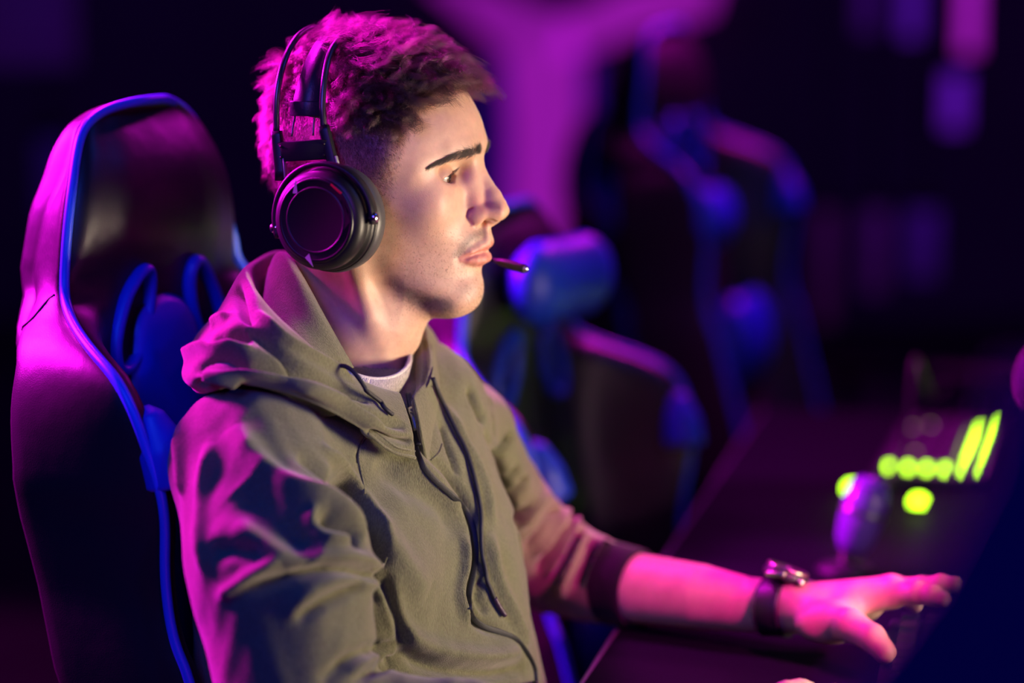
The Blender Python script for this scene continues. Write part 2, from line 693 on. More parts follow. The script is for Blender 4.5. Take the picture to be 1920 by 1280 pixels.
def head_sdf(q):
    """q: (...,3) local mm, true sign of y"""
    p = q.copy()
    p[..., 1] = np.abs(p[..., 1])
    x, a, z = p[..., 0], p[..., 1], p[..., 2]
    d = s_ell(p, V3(1, 0, 66), (88, 76, 82))
    d = smin(d, s_ell(p, V3(-28, 0, 50), (57, 66, 66)), 18)
    f = s_face(p)
    d = smin(d, f, 24)
    # temple hollow
    # brow ridge
    b = s_chain(p, [cp(903, 272, 8, 11.5), cp(888, 277, 24, 9.5), cp(858, 285, 40, 10.5), cp(830, 298, 50, 13), cp(806, 322, 57, 14)], [9, 8, 7.5, 7.5, 8])
    d = smin(d, b, 9)
    d = smin(d, s_cap(p, cp(800, 306, 57, 18), cp(755, 296, 66, 14), 14, 14), 18)
    # orbit
    d = smax(d, -s_ell(p, cp(858, 322, 29, -7), (15, 15, 12)), 9)
    d = smax(d, -s_ell(p, V3(P_out[0] + 11.5, 42, EYE[2] + 1), (13.5, 13, 11.5)), 6)
    # cheekbone and cheek
    d = smin(d, s_ell(p, cp(800, 372, 52, 15, 4), (24, 10, 14)), 22)
    d = smin(d, s_ell(p, cp(850, 388, 34, 19, 0), (14, 18, 20)), 22)
    # eyeball lids
    lid = s_sphere(p, EYE, EYE_R + 2.0)
    d = smin(d, lid, 2.4)
    # nose
    nb = s_chain(p, [cp(900, 290, 0, 10.5), cp(900, 303, 0, 7.5), cp(913.5, 327, 0, 6.6), cp(926.5, 349, 0, 6.6), cp(938, 368, 0, 7.2)], [9, 7.5, 6.6, 6.6, 7.2], 1)
    d = smin(d, nb, 7)
    sd = s_chain(p, [cp(893, 310, 7, 6), cp(900, 345, 9, 8), cp(906, 372, 10, 8), cp(907, 398, 12, 7)], [6, 7.5, 8, 7])
    d = smin(d, sd, 8)
    tip = s_ell(p, cp(951, 391.5, 0, 11.4), (11.2, 11, 10))
    nt = smin(tip, s_cap(p, cp(941, 372, 0, 9), cp(948, 385, 0, 10), 8, 9), 5)
    d = smin(d, nt, 5)
    d = smin(d, s_ell(p, cp(941, 405, 6, 8), (8, 6, 5.5)), 4)
    ala = s_ell(p, cp(892.5, 403, 14.5, 0), (8.2, 5.6, 8.6))
    d = smin(d, ala, 3.0)
    d = smin(d, s_cap(p, cp(908, 398, 12, 0), cp(936, 397, 8, 0), 5.0, 5.0), 4)
    d = smin(d, s_cap(p, cp(938, 411, 0, 4.5), cp(921, 421, 0, 5), 4, 4.5), 2.5)   # columella
    # nostril
    d = smax(d, -s_chain(p, [cp(903, 419, 12.5), cp(911, 414, 11.5), cp(922, 411.5, 9.5), cp(929, 412, 7)], [2.2, 3.0, 2.6, 1.8]), 1.2)
    # alar crease
    d = smax(d, -s_chain(p, [cp(889, 389, 17), cp(880, 396, 19.5), cp(876, 408, 20.5), cp(883, 419, 18.5)], [.6, 1.0, 1.2, .8]), 3)
    # philtrum columns
    d = smin(d, s_cap(p, cp(917, 428, 4.0, 3.2), cp(920, 447, 5, 3.2), 2.2, 2.4), 4)
    # lips
    c_up = [cp(921.3, 456.5, 0, 4.6), cp(919, 456, 6, 4.6), cp(906, 463, 13, 4.4), cp(890, 471.5, 19, 3.6), cp(873, 483, 25, 3.0)]
    d = smin(d, s_chain(p, c_up, [4.5, 4.6, 4.2, 3.4, 2.0], 1), 2.6)
    c_lo = [cp(917.5, 485, 0, 6.2), cp(914, 485.5, 7, 6.0), cp(901, 486.5, 14, 5.2), cp(886, 486.5, 20, 4.2), cp(872, 487, 24.5, 3)]
    d = smin(d, s_chain(p, c_lo, [6.2, 6.0, 5.2, 3.8, 2.2], 1), 2.6)
    slit = s_chain(p, [cp(915.5, 470.5, 0, -2.0), cp(910, 471.5, 8, -1.6), cp(896, 475, 16, -1.2), cp(880, 480.5, 22, -.8), cp(867, 486, 27, -.4)], [1.6, 1.6, 1.5, 1.3, 1.1])
    d = smax(d, -slit, 1.6)
    # corner dimple, mentolabial fold
    d = smax(d, -s_ell(p, cp(862, 489, 31, -5), (5, 5, 7)), 7)
    d = smax(d, -s_cap(p, cp(905, 508, 0, -6), cp(893, 509, 14, -6), 5.5, 4), 6)
    # chin
    d = smin(d, s_ell(p, cp(901, 541, 0, 17.5), (17, 17, 16)), 12)
    d = smin(d, s_ell(p, cp(884, 562, 8, 16), (15, 17, 10)), 12)
    # eye opening
    ax = V3(*(P_in - P_out)); 
    t = (a - P_in[1]) / (P_out[1] - P_in[1])
    tt = np.clip(t, 0, 1)
    base = P_in[2] + (P_out[2] - P_in[2]) * t
    zu = base + 5.0 * np.sin(np.pi * tt ** 0.80) ** 0.85 
    zl = base - 4.2 * np.sin(np.pi * tt ** 1.10) ** 0.9
    ap = np.maximum(np.maximum(z - zu, zl - z), np.maximum(-t, t - 1) * 26.0)
    ap = np.maximum(ap, (EYE[0] + 0.5) - x)
    d = smax(d, -ap, 0.7)
    # simple ear
    ear = s_ell(p, V3(2, 79, 8), (17, 7, 30))
    ear = smax(ear, -s_ell(p, V3(6, 86, 10), (9, 6, 17)), 3)
    d = smin(d, ear, 4)
    return d


NECK_T = cp(690, 440, 0)
def neck_sdf(q):
    p = q.copy(); p[..., 1] = np.abs(p[..., 1])
    def mid(pf, pyf, pb, pyb):
        A = hl(pf, pyf); B = hl(pb, pyb)
        return (A + B) / 2, np.linalg.norm(A - B) / 2
    c0, r0 = mid(800, 520, 545, 480)
    c1, r1 = mid(789, 600, 556, 560)
    c2, r2 = mid(757, 655, 548, 640)
    c3, r3 = mid(753, 700, 520, 720)
    d = s_chain(p, [c0, c1, c2, c3, c3 + V3(-30, 0, -60)], [r0 - 3, r1, r2, r3, r3 + 8], 10)
    # flatten the sides a little
    d = smax(d, p[..., 1] - 60 - np.clip(-(p[..., 2] - c1[2]) * 0.25, 0, 30), 14)
    sc = s_chain(p, [V3(-2, 60, -30), cp(690, 590, 50, 0), cp(728, 690, 18, 0), cp(735, 720, 10, 0)], [9, 8, 6, 5])
    d = smin(d, sc, 9)
    d = smin(d, s_ell(p, cp(781, 628, 0, 9), (11, 10, 16)), 9)   # larynx
    # under the chin
    d = smin(d, s_chain(p, [cp(845, 584, 0, 10, 0) + V3(0, 0, 17), cp(800, 590, 0, 8) + V3(0, 0, 25)], [19, 31]), 20)
    return d
# ------------------------------------------------------------------ body mesh of the head and neck
def axis_warp(knots):
    xs = np.linspace(knots[0][0], knots[-1][0], 2000)
    sp = np.interp(xs, [k[0] for k in knots], [k[1] for k in knots])
    u = np.concatenate([[0], np.cumsum((xs[1:] - xs[:-1]) / ((sp[1:] + sp[:-1]) / 2))])
    return xs, u


_LQ = 1.0
WX = axis_warp([(-170, 5), (-110, 3.4), (-20, 3.0), (20, 1.6), (50, .95), (130, .9)])
WY = axis_warp([(-120, 3.0), (-80, 1.6), (-60, 1.15), (0, 1.0), (25, 1.8), (120, 4.0)])
WZ = axis_warp([(-300, 5.0), (-180, 3.0), (-110, 1.6), (-90, 1.0), (70, 1.0), (90, 2.2), (170, 2.8)])


def warp_head(U):
    q = np.empty_like(U)
    for i, (xs, u) in enumerate((WX, WY, WZ)):
        q[..., i] = np.interp(U[..., i], u, xs)
    return q


def f_headneck(q):
    return smin(head_sdf(q), neck_sdf(q), 20)


def pix(P):
    v = P - CPOS
    d = v @ CF
    return 960 + FPX * (v @ CR) / d, 640 - FPX * (v @ CU) / d


person = empty('person', np.array([HO[0] - 0.12, HO[1], 0.46]))
tag(person, 'young man in an olive hoodie and headset sitting in the gaming chair, looking right', 'person')

V, Q = surface_nets(f_headneck, (0, 0, 0), (WX[1][-1], WY[1][-1], WZ[1][-1]), _LQ, warp=warp_head)
V = project(f_headneck, V, 0.3, 2, 0.6)
HEAD_L = V
HEAD_Q = Q
HV = from_head(V)
HN = vnormals(HV, Q)

# colouring of the skin: lips, beard shadow, scalp under the hair, flush with painted nose shade
mir = V.copy(); mir[:, 1] = -np.abs(mir[:, 1])
PX, PY = pix(from_head(mir))
MA = np.abs(V[:, 1])


def inside_poly(x, y, poly):
    poly = np.asarray(poly, float)
    c = np.zeros(len(x), bool)
    j = len(poly) - 1
    for i in range(len(poly)):
        xi, yi = poly[i]; xj, yj = poly[j]
        m = ((yi > y) != (yj > y)) & (x < (xj - xi) * (y - yi) / (yj - yi + 1e-9) + xi)
        c ^= m
        j = i
    return c


def line_soft(x, y, pts, soft):
    """signed side of an open polyline (positive on its right hand), in soft widths"""
    P = np.asarray(pts, float)
    best = np.full(len(x), 1e9); sg = np.zeros(len(x))
    for i in range(len(P) - 1):
        a, b = P[i], P[i + 1]
        ab = b - a
        t = np.clip(((x - a[0]) * ab[0] + (y - a[1]) * ab[1]) / (ab @ ab), 0, 1)
        dx = x - a[0] - t * ab[0]; dy = y - a[1] - t * ab[1]
        d = np.hypot(dx, dy)
        m = d < best - 1e-6
        cr = ab[0] * dy - ab[1] * dx
        best[m] = d[m]; sg[m] = np.sign(cr[m])
    return np.clip(best * sg / soft, -1, 1) * 0.5 + 0.5


def g2(x, y, cx, cy, sx, sy, ang=0.0):
    c, s = math.cos(R(ang)), math.sin(R(ang))
    u = (x - cx) * c + (y - cy) * s; v = -(x - cx) * s + (y - cy) * c
    return np.exp(-0.5 * ((u / sx) ** 2 + (v / sy) ** 2))


base = np.array([.60, .375, .275])
C = np.tile(base, (len(V), 1))


def mixc(mask, col):
    global C
    m = np.clip(mask, 0, 1)[:, None]
    C = C * (1 - m) + np.array(col) * m


front = np.clip((V[:, 0] - 20) / 20, 0, 1)
# flush; the magenta shade on the nose flank is painted in with it
mixc(0.55 * g2(PX, PY, 905, 385, 26, 20) * front, (.62, .24, .20))
mixc(0.22 * g2(PX, PY, 840, 380, 40, 30) * front, (.62, .30, .24))
mixc(0.35 * g2(PX, PY, 888, 330, 12, 12) * front, (.56, .24, .20))
mixc(0.25 * g2(PX, PY, 835, 330, 26, 12) * front, (.55, .28, .22))
# beard shadow: moustache, chin, jaw
bs = np.zeros(len(V))
dd, _ = poly_dist(np.stack([PX, PY, 0 * PX], 1), [(905, 436, 0), (885, 446, 0), (868, 462, 0), (858, 478, 0)])
bs = np.maximum(bs, 0.72 * np.exp(-(dd / 9.5) ** 2) * (PY < 484))
dd, _ = poly_dist(np.stack([PX, PY, 0 * PX], 1), [(705, 470, 0), (722, 520, 0), (760, 552, 0), (800, 568, 0), (840, 574, 0)])
bs = np.maximum(bs, 0.80 * np.exp(-(dd / 17.0) ** 2))
bs = np.maximum(bs, 0.35 * g2(PX, PY, 880, 545, 26, 24))
bs = np.maximum(bs, 0.22 * g2(PX, PY, 790, 520, 70, 40))
bs = np.maximum(bs, 0.20 * g2(PX, PY, 730, 440, 26, 55))
mixc(bs * front, (.20, .14, .13))
# lips, by closeness to the lip volumes
q = V.copy(); q[:, 1] = np.abs(q[:, 1])
up = s_chain(q, [cp(921.3, 457.5, 0, 4.6), cp(918, 460, 6, 4.4), cp(905, 466.5, 13, 4.0), cp(890, 474, 19, 3.6), cp(870, 485, 25, 2.6)], [4.6, 4.2, 3.4, 2.6, 1.4])
lw = s_chain(q, [cp(917.5, 485, 0, 6.2), cp(914, 485.5, 7, 6.0), cp(901, 485.5, 14, 5.2), cp(886, 485.5, 20, 4.2), cp(872, 486, 24.5, 3)], [6.6, 6.4, 5.4, 3.9, 2.0])
lips = np.maximum(np.clip((1.7 - up) / 1.2, 0, 1) * (PX < 927), np.clip((1.3 - lw) / 1.2, 0, 1))
mixc(0.80 * lips * front, (.53, .18, .15))
# hair line: near-side outline of the hair, mirrored to the other side
HLINE = [(905, 120), (884, 152), (868, 160), (840, 170), (806, 184), (782, 206), (765, 232), (750, 262), (738, 296), (730, 335), (724, 372), (712, 410), (690, 440), (560, 470), (530, 520)]
hmask = line_soft(PX, PY, HLINE, 16)
hmask = np.where((V[:, 2] > 95) & (V[:, 0] < 62), 1, hmask)
hmask = np.where(V[:, 0] > 92, 0, hmask)
hmask *= (V[:, 2] > -42)
fade = np.maximum(np.clip((320 - PY) / 130, 0, 1), np.clip((-V[:, 0] - 30) / 30, 0, 1) * .9)
mixc(hmask * (0.34 + 0.62 * fade), (.035, .020, .020))
# brows
BROW = [(899, 284), (890, 284), (876, 285), (856, 289), (836, 297), (818, 305), (803, 313)]
dd, tt = poly_dist(np.stack([PX, PY, 0 * PX], 1), [(a, b, 0) for a, b in BROW])
mixc(0.60 * np.clip(1.3 - dd / np.interp(tt, [0, .2, .5, 1], [5.5, 6.5, 4.5, .8]), 0, 1) * front, (.10, .06, .05))
body = mesh_np('body', HV, Q, M_SKIN, person)
vcolor(body, 'skin', C)

# ------------------------------------------------------------------ eyes
m_eye = pmat('eyeball', (.50, .46, .45), rough=.18, spec=.5, coat=.15)
nt = m_eye.node_tree
tc = [n for n in nt.nodes if n.type == 'TEX_COORD'][0]
sp = nt.nodes.new('ShaderNodeSeparateXYZ')
nt.links.new(tc.outputs['Object'], sp.inputs[0])
cr = nt.nodes.new('ShaderNodeValToRGB')
e = cr.color_ramp.elements
e[0].position = 0.0; e[0].color = (.50, .44, .42, 1)
e[1].position = 1.0; e[1].color = (.004, .004, .004, 1)
for p_, c_ in ((.850, (.46, .42, .41, 1)), (.868, (.03, .02, .015, 1)), (.90, (.10, .055, .03, 1)), (.960, (.06, .03, .018, 1)), (.972, (.004, .003, .003, 1))):
    q_ = e.new(p_); q_.color = c_
mr = nt.nodes.new('ShaderNodeMath'); mr.operation = 'DIVIDE'; mr.inputs[1].default_value = EYE_R / 1000
nt.links.new(sp.outputs['X'], mr.inputs[0])
nt.links.new(mr.outputs[0], cr.inputs[0])
nt.links.new(cr.outputs[0], nt.nodes['Principled BSDF'].inputs['Base Color'])
for s in (-1, 1):
    ey = from_head(EYE * V3(1, s, 1))
    prof = []
    for t in np.linspace(0, math.pi, 33):
        r_ = EYE_R / 1000 * (1 + 0.075 * math.exp(-((math.pi - t) / 0.42) ** 4))
        prof.append((r_ * math.sin(t), -r_ * math.cos(t)))
    VV, FF = lathe(prof, V3(0, 0, 0), V3(1, 0, 0), 32)
    eo = mesh_np('eye', VV, FF, m_eye, person, local=True)
    eo.location = Vector(ey) - person.location
    gaze = from_head(EYE * V3(1, s, 1) + V3(900, 0 - (s * 0), -60)) - ey
    gaze = norm(gaze + 0.06 * HL)
    eo.rotation_euler = Vector(gaze).to_track_quat('X', 'Z').to_euler()

# ------------------------------------------------------------------ hair
M_HAIR = hair_mat('brown_hair', (.022, .011, .010), .28)
M_BROW = hair_mat('brow_hair', (.006, .004, .004), .45)


def tri_sample(n, weight):
    """n random points of the head mesh with per-vertex weight; returns positions, normals, vertex index"""
    a, b, c, d = [HV[Q[:, k]] for k in range(4)]
    ar = 0.5 * np.linalg.norm(np.cross(c - a, d - b), axis=1)
    wq = ar * weight[Q].mean(1)
    f = rng.choice(len(Q), n, p=wq / wq.sum())
    u, v = rng.random(n)[:, None], rng.random(n)[:, None]
    P = (a[f] * (1 - u) + b[f] * u) * (1 - v) + (d[f] * (1 - u) + c[f] * u) * v
    N = HN[Q[f]].mean(1)
    N /= np.linalg.norm(N, axis=1)[:, None]
    return P, N, Q[f, 0]


def perp(N, D):
    T = D - (D * N).sum(1)[:, None] * N
    return T / (np.linalg.norm(T, axis=1)[:, None] + 1e-9)


def nearest(P, Cn):
    out = np.zeros(len(P), int)
    for i in range(0, len(P), 4000):
        d = ((P[i:i + 4000, None, :] - Cn[None]) ** 2).sum(-1)
        out[i:i + 4000] = d.argmin(1)
    return out


# headband clearance: the band lies in a tilted slab, hair under it is pressed flat
BAND_X = -38.0


def band_press(L):
    """0 under the band .. 1 away from it (local coords)"""
    xb = BAND_X + (L[:, 2] - 60) * 0.10
    return np.clip(np.maximum((np.abs(L[:, 0] - xb) - 15) / 9, (L[:, 2] - 112) / 22), 0.0, 1)


def hfunc(idx):
    L = V[idx]
    top = np.clip((L[:, 2] - (74 + 14 * np.clip(-L[:, 0] / 60, -1, 1))) / 34, 0, 1)     # 0 side .. 1 top
    frontw = np.clip((L[:, 0] - 20) / 50, 0, 1)
    return L, top, frontw


# long curly top, shorter textured back
K = 12
bkz = np.clip((-V[:, 0] - 45) / 25, 0, 1)                       # 1 at the back of the head
topz = np.clip((V[:, 2] - (72 - 8 * np.clip(V[:, 0] / 60, -1, 1))) / 16, 0, 1)
wt = hmask * np.maximum(topz, bkz * np.clip((V[:, 2] + 25) / 30, 0, 1))
wt = wt * np.where(V[:, 1] > 45, .5, 1)
nT = 22000 if _LQ > 1 else 46000
P0, N0, idx = tri_sample(nT, wt)
cC, cN, cI = tri_sample(1050, wt)
cL, ctop, cfr = hfunc(cI)
cb = bkz[cI]
press = band_press(cL)
n_ = len(cC)
clen = 9 + 22 * ctop + 7 * cfr * ctop + 7 * ctop * np.clip((-cL[:, 0] - 22) / 18, 0, 1)
clen = clen * (1 - cb * (1 - ctop)) + cb * (1 - ctop) * np.interp(cL[:, 2], [-20, 20, 60, 90], [6, 9, 12, 15])
clen = (clen + rng.normal(0, 2.0, n_)) * (0.30 + 0.70 * press) / 1000
clen = np.clip(clen, .004, .042)
flow = perp(cN, np.outer(0.45 + 0.6 * cfr, HF) + np.outer(-0.30 * (1 - ctop) - .35 * cfr, HZ) + rng.normal(0, .55, (n_, 3)))
fb_ = perp(cN, -0.3 * HF - .9 * HZ + rng.normal(0, .45, (n_, 3)))
flow = perp(cN, flow * (1 - cb)[:, None] + fb_ * cb[:, None])
e2 = np.cross(cN, flow)
t = np.linspace(0, 1, K)
rise = (t - 0.50 * t ** 2) * 1.25
adv = 0.12 * t + 0.62 * t ** 2
ph = rng.random(n_) * 6.28
turns = rng.uniform(.9, 1.9, n_) * rng.choice([-1, 1], n_)
cr_ = rng.uniform(.0022, .0052, n_) * np.clip(ctop + .25, 0, 1) * (0.3 + .7 * press)
ang = ph[:, None] + turns[:, None] * 6.28 * t[None]
env = np.sin(np.clip(t * 1.5, 0, 1.57))[None] * cr_[:, None]
G = cC[:, None] + clen[:, None, None] * (cN[:, None] * rise[None, :, None] * np.where(cb > .5, .95, .82)[:, None, None] + flow[:, None] * adv[None, :, None])
G = G + env[:, :, None] * (np.cos(ang)[:, :, None] * flow[:, None] + np.sin(ang)[:, :, None] * e2[:, None])
G += env[:, :, None] * (np.sin(ang * .7)[:, :, None] * cN[:, None]) * .6
near = nearest(P0, cC)
off = P0 - cC[near]
spread = (1 - 0.66 * t ** 1.1)[None, :, None]
own = rng.normal(0, 1, (nT, 3)) * .0012
S = G[near] + off[:, None] * spread + own[:, None] * (t ** 1.2)[None, :, None]
fz = rng.random(nT) * 6.28
fq = rng.uniform(5, 12, nT)
pA = perp(N0, rng.normal(0, 1, (nT, 3)))
pB = np.cross(N0, pA)
am = (t[None] ** .8 * .0013) * np.clip(clen[near] / .02, .3, 1.2)[:, None]
S += (np.sin(fz[:, None] + t[None] * fq[:, None]) * am)[:, :, None] * pA[:, None] + (np.cos(fz[:, None] + t[None] * fq[:, None]) * am)[:, :, None] * (pB * .7 + N0 * .5)[:, None]
shr = rng.uniform(.6, 1.1, nT)
S = P0[:, None] - N0[:, None] * .0006 + (S - P0[:, None]) * shr[:, None, None]
rad = np.interp(t, [0, .6, 1], [.000075, .000068, .000025])
hair = hair_curves('hair', S, rad, M_HAIR, person)
tag(hair, 'curly dark brown hair on top, lit pink at the back', kind='stuff')

# short faded sides
K2 = 5
wt = hmask * (np.clip((112 - V[:, 2]) / 30, 0, 1)) * np.where(V[:, 1] < 30, 1, .35) * (1 - .75 * bkz)
nS = 24000 if _LQ > 1 else 50000
P0, N0, idx = tri_sample(nS, wt)
L0 = V[idx]
py_ = PY[idx]; px_ = PX[idx]
ln = np.interp(py_, [150, 200, 260, 340, 430], [14, 9, 4.5, 2.8, 2.0])
bk = np.clip((-L0[:, 0] - 30) / 40, 0, 1)
ln = ln * (1 - bk) + bk * np.interp(py_, [120, 300, 380, 470], [14, 10, 6, 4])
ln = ln * (0.55 + .45 * band_press(L0)) * rng.uniform(.6, 1.15, nS) / 1000
fl = perp(N0, -0.75 * HZ + np.outer(.30 - .25 * bk, HF) + rng.normal(0, .42, (nS, 3)))
t2 = np.linspace(0, 1, K2)
lift = np.interp(bk, [0, 1], [.45, .8])[:, None, None]
S = P0[:, None] - N0[:, None] * .0003 + ln[:, None, None] * (N0[:, None] * (t2 - .30 * t2 ** 2)[None, :, None] * lift + fl[:, None] * (.25 * t2 + .62 * t2 ** 2)[None, :, None])
S += rng.normal(0, .00025, S.shape) * t2[None, :, None]
h2 = hair_curves('faded_hair', S, np.interp(t2, [0, 1], [.00007, .00003]), M_HAIR, person)
tag(h2, 'short faded hair on the sides and back of the head', kind='stuff')

# brows, lashes, stubble
def img_pts(n, poly, wid, j=1.0):
    tt = rng.random(n)
    C_ = catmull([(a, b, 0) for a, b in poly], 200)
    ii = (tt * 199).astype(int)
    c = C_[ii]
    d = np.gradient(C_, axis=0)[ii]
    nrm = np.stack([-d[:, 1], d[:, 0]], 1); nrm /= np.linalg.norm(nrm, axis=1)[:, None]
    o = rng.uniform(-1, 1, n) * np.interp(tt, np.linspace(0, 1, len(wid)), wid)
    return c[:, 0] + nrm[:, 0] * o, c[:, 1] + nrm[:, 1] * o, tt, o


sel = (V[:, 0] > 30) & (V[:, 1] < 3)
SV, SX, SY, SN = HV[sel], PX[sel], PY[sel], HN[sel]


def surf_near(x, y):
    out = np.zeros(len(x), int)
    m = np.column_stack([SX, SY])
    for i in range(0, len(x), 500):
        out[i:i + 500] = ((m[None] - np.column_stack([x, y])[i:i + 500, None]) ** 2).sum(-1).argmin(1)
    return out


def mirror(P):
    q = to_head(P.reshape(-1, 3)); q[:, 1] *= -1
    return from_head(q).reshape(P.shape)


n = 1150
bx, by, bt, bo = img_pts(n, BROW, [4.8, 6.0, 4.6, 2.8, .6])
ii = surf_near(bx, by)
Pb, Nb = SV[ii], SN[ii]
j = rng.normal(0, .0004, (n, 3))
back = -HF[None] * np.interp(bt, [0, .15, 1], [.15, .8, 1])[:, None] - .0 * HL + HZ[None] * (np.interp(bt, [0, .15, .6, 1], [1.0, .5, -.1, -.35]) - bo * .05)[:, None]
fb = perp(Nb, back + rng.normal(0, .16, (n, 3)))
lb = np.interp(bt, [0, .2, .7, 1], [.006, .0085, .007, .005]) * rng.uniform(.7, 1.1, n)
t3 = np.linspace(0, 1, 5)
S = (Pb + j)[:, None] + lb[:, None, None] * (fb[:, None] * t3[None, :, None] + Nb[:, None] * (.30 * t3 * (1.25 - t3))[None, :, None])
for q_ in (S, mirror(S)):
    b_ = hair_curves('eyebrow', q_, np.interp(t3, [0, .5, 1], [.00008, .00007, .00002]), M_BROW, person)
    b_['kind'] = 'stuff'

def lid_curve(up, n, side=1):
    tt = np.linspace(.06, .97, n)
    a = P_in[1] + (P_out[1] - P_in[1]) * tt
    bz = P_in[2] + (P_out[2] - P_in[2]) * tt
    if up: z = bz + 5.0 * np.sin(np.pi * tt ** 0.80) ** 0.85
    else: z = bz - 4.2 * np.sin(np.pi * tt ** 1.10) ** 0.9
    r_ = EYE_R + 2.0
    dx2 = r_ ** 2 - (a - E_A) ** 2 - (z - EYE[2]) ** 2
    x = EYE[0] + np.sqrt(np.maximum(dx2, 4))
    return np.stack([x, -a, z], 1), tt


LS = []
for up, n, ll in ((True, 70, 8.0), (False, 45, 4.0)):
    L_, tt = lid_curve(up, n)
    L_ = L_ + rng.normal(0, .25, L_.shape)
    out = L_ - V3(EYE[0], -E_A, EYE[2]); out /= np.linalg.norm(out, axis=1)[:, None]
    out = out + V3(.5, 0, 0) + np.outer(tt - .35, V3(0, -.7, 0)) + V3(0, 0, .05 if up else -.5)
    out /= np.linalg.norm(out, axis=1)[:, None]
    l_ = ll * rng.uniform(.65, 1.1, n) * np.interp(tt, [0, .3, 1], [.6, 1, 1])
    curl = V3(0, 0, 1.0 if up else -.35)
    LS.append(L_[:, None] + l_[:, None, None] * (out[:, None] * t3[None, :, None] * .85 + curl * (.5 * t3 ** 2 - .12 * t3)[None, :, None]))
LS = from_head(np.concatenate(LS).reshape(-1, 3)).reshape(-1, 5, 3)
for q_ in (LS, mirror(LS)):
    b_ = hair_curves('eyelashes', q_, np.interp(t3, [0, .5, 1], [.00010, .00008, .00002]), M_BROW, person)
    b_['kind'] = 'stuff'

# stubble
wb = np.clip(bs * 1.6, 0, 1) * front * (1 - lips) + .04 * front * (PY > 430)
n = 6500
P0, N0, idx = tri_sample(n, wb * np.where(V[:, 1] < 15, 1, .3))
fl = perp(N0, -HZ - .2 * HF + rng.normal(0, .4, (n, 3)))
ls = rng.uniform(.0006, .0016, n)
t4 = np.linspace(0, 1, 3)
S = P0[:, None] + ls[:, None, None] * (N0[:, None] * (.75 * t4)[None, :, None] + fl[:, None] * (.6 * t4)[None, :, None])
b_ = hair_curves('stubble', S, np.array([.000045, .00004, .00002]), M_BROW, person)
b_['kind'] = 'stuff'
# ------------------------------------------------------------------ hoodie (torso, sleeves) as one draped surface
TYAW = R(38)
TF = np.array([math.cos(TYAW), -math.sin(TYAW), 0.0])
TS = np.array([math.sin(TYAW), math.cos(TYAW), 0.0])     # towards his left
TC = at(662, 700, 2.07)


def fabric_mat(name, color, weave=1000.0, sheen=0.35, wave=True, rough=0.9):
    m = pmat(name, color, rough=rough, spec=0.15, sheen=sheen)
    nt = m.node_tree
    b = nt.nodes['Principled BSDF']
    b.inputs['Sheen Roughness'].default_value = .5
    b.inputs['Sheen Tint'].default_value = (1, .9, .85, 1)
    tc = [n for n in nt.nodes if n.type == 'TEX_COORD'][0]
    n1 = nt.nodes.new('ShaderNodeTexNoise'); n1.inputs['Scale'].default_value = weave; n1.inputs['Detail'].default_value = 2
    mp = nt.nodes.new('ShaderNodeMapping'); mp.inputs['Scale'].default_value = (1, 1, .35)
    nt.links.new(tc.outputs['Object'], mp.inputs['Vector']); nt.links.new(mp.outputs[0], n1.inputs['Vector'])
    n2 = nt.nodes.new('ShaderNodeTexNoise'); n2.inputs['Scale'].default_value = 26; n2.inputs['Detail'].default_value = 5
    nt.links.new(tc.outputs['Object'], n2.inputs['Vector'])
    ad = nt.nodes.new('ShaderNodeMath'); ad.operation = 'MULTIPLY_ADD'; ad.inputs[1].default_value = 4.0
    nt.links.new(n2.outputs['Fac'], ad.inputs[0]); nt.links.new(n1.outputs['Fac'], ad.inputs[2])
    bp = nt.nodes.new('ShaderNodeBump'); bp.inputs['Distance'].default_value = .0006; bp.inputs['Strength'].default_value = 1
    nt.links.new(ad.outputs[0], bp.inputs['Height']); nt.links.new(bp.outputs[0], b.inputs['Normal'])
    mx = nt.nodes.new('ShaderNodeMix'); mx.data_type = 'RGBA'
    mx.inputs['A'].default_value = (*[c * .40 for c in color], 1); mx.inputs['B'].default_value = (*[c * 1.6 for c in color], 1)
    nt.links.new(n1.outputs['Fac'], mx.inputs['Factor'])
    nt.links.new(mx.outputs['Result'], b.inputs['Base Color'])
    return m


OLIVE = (.135, .136, .068)
M_HOOD = fabric_mat('olive_fleece', OLIVE)
M_CUFF = fabric_mat('dark_ribbed_cuff', (.010, .005, .012), 900, .08)
M_TEE = fabric_mat('white_rib_knit', (.62, .56, .52), 1200, .1)

_tk = []
for py, W, D, cx in ((600, .08, .055, 0), (700, .10, .066, 0), (770, .125, .080, .004), (860, .128, .092, .004), (960, .134, .102, .004), (1060, .144, .112, .006), (1160, .154, .124, .010), (1260, .158, .130, .014), (1400, .175, .14, .015), (1650, .18, .145, .0)):
    z = at(960, py, 2.05)[2]
    _tk.append((z, W, D, cx))
_tk = np.array(_tk)[::-1]
SRJ = at(462, 866, 1.94); RMID = at(522, 1050, 1.885); REL = at(572, 1385, 1.88); RWR = at(1225, 1398, 1.86)
SLJ = at(860, 820, 2.21); LMID = at(925, 950, 2.27); LEL = at(1020, 1050, 2.33); LFA = at(1112, 1086, 2.30); LCU = at(1172, 1098, 2.275)
LWR = at(1452, 1136, 2.195)
RHA = at(1090, 1420, 1.96)


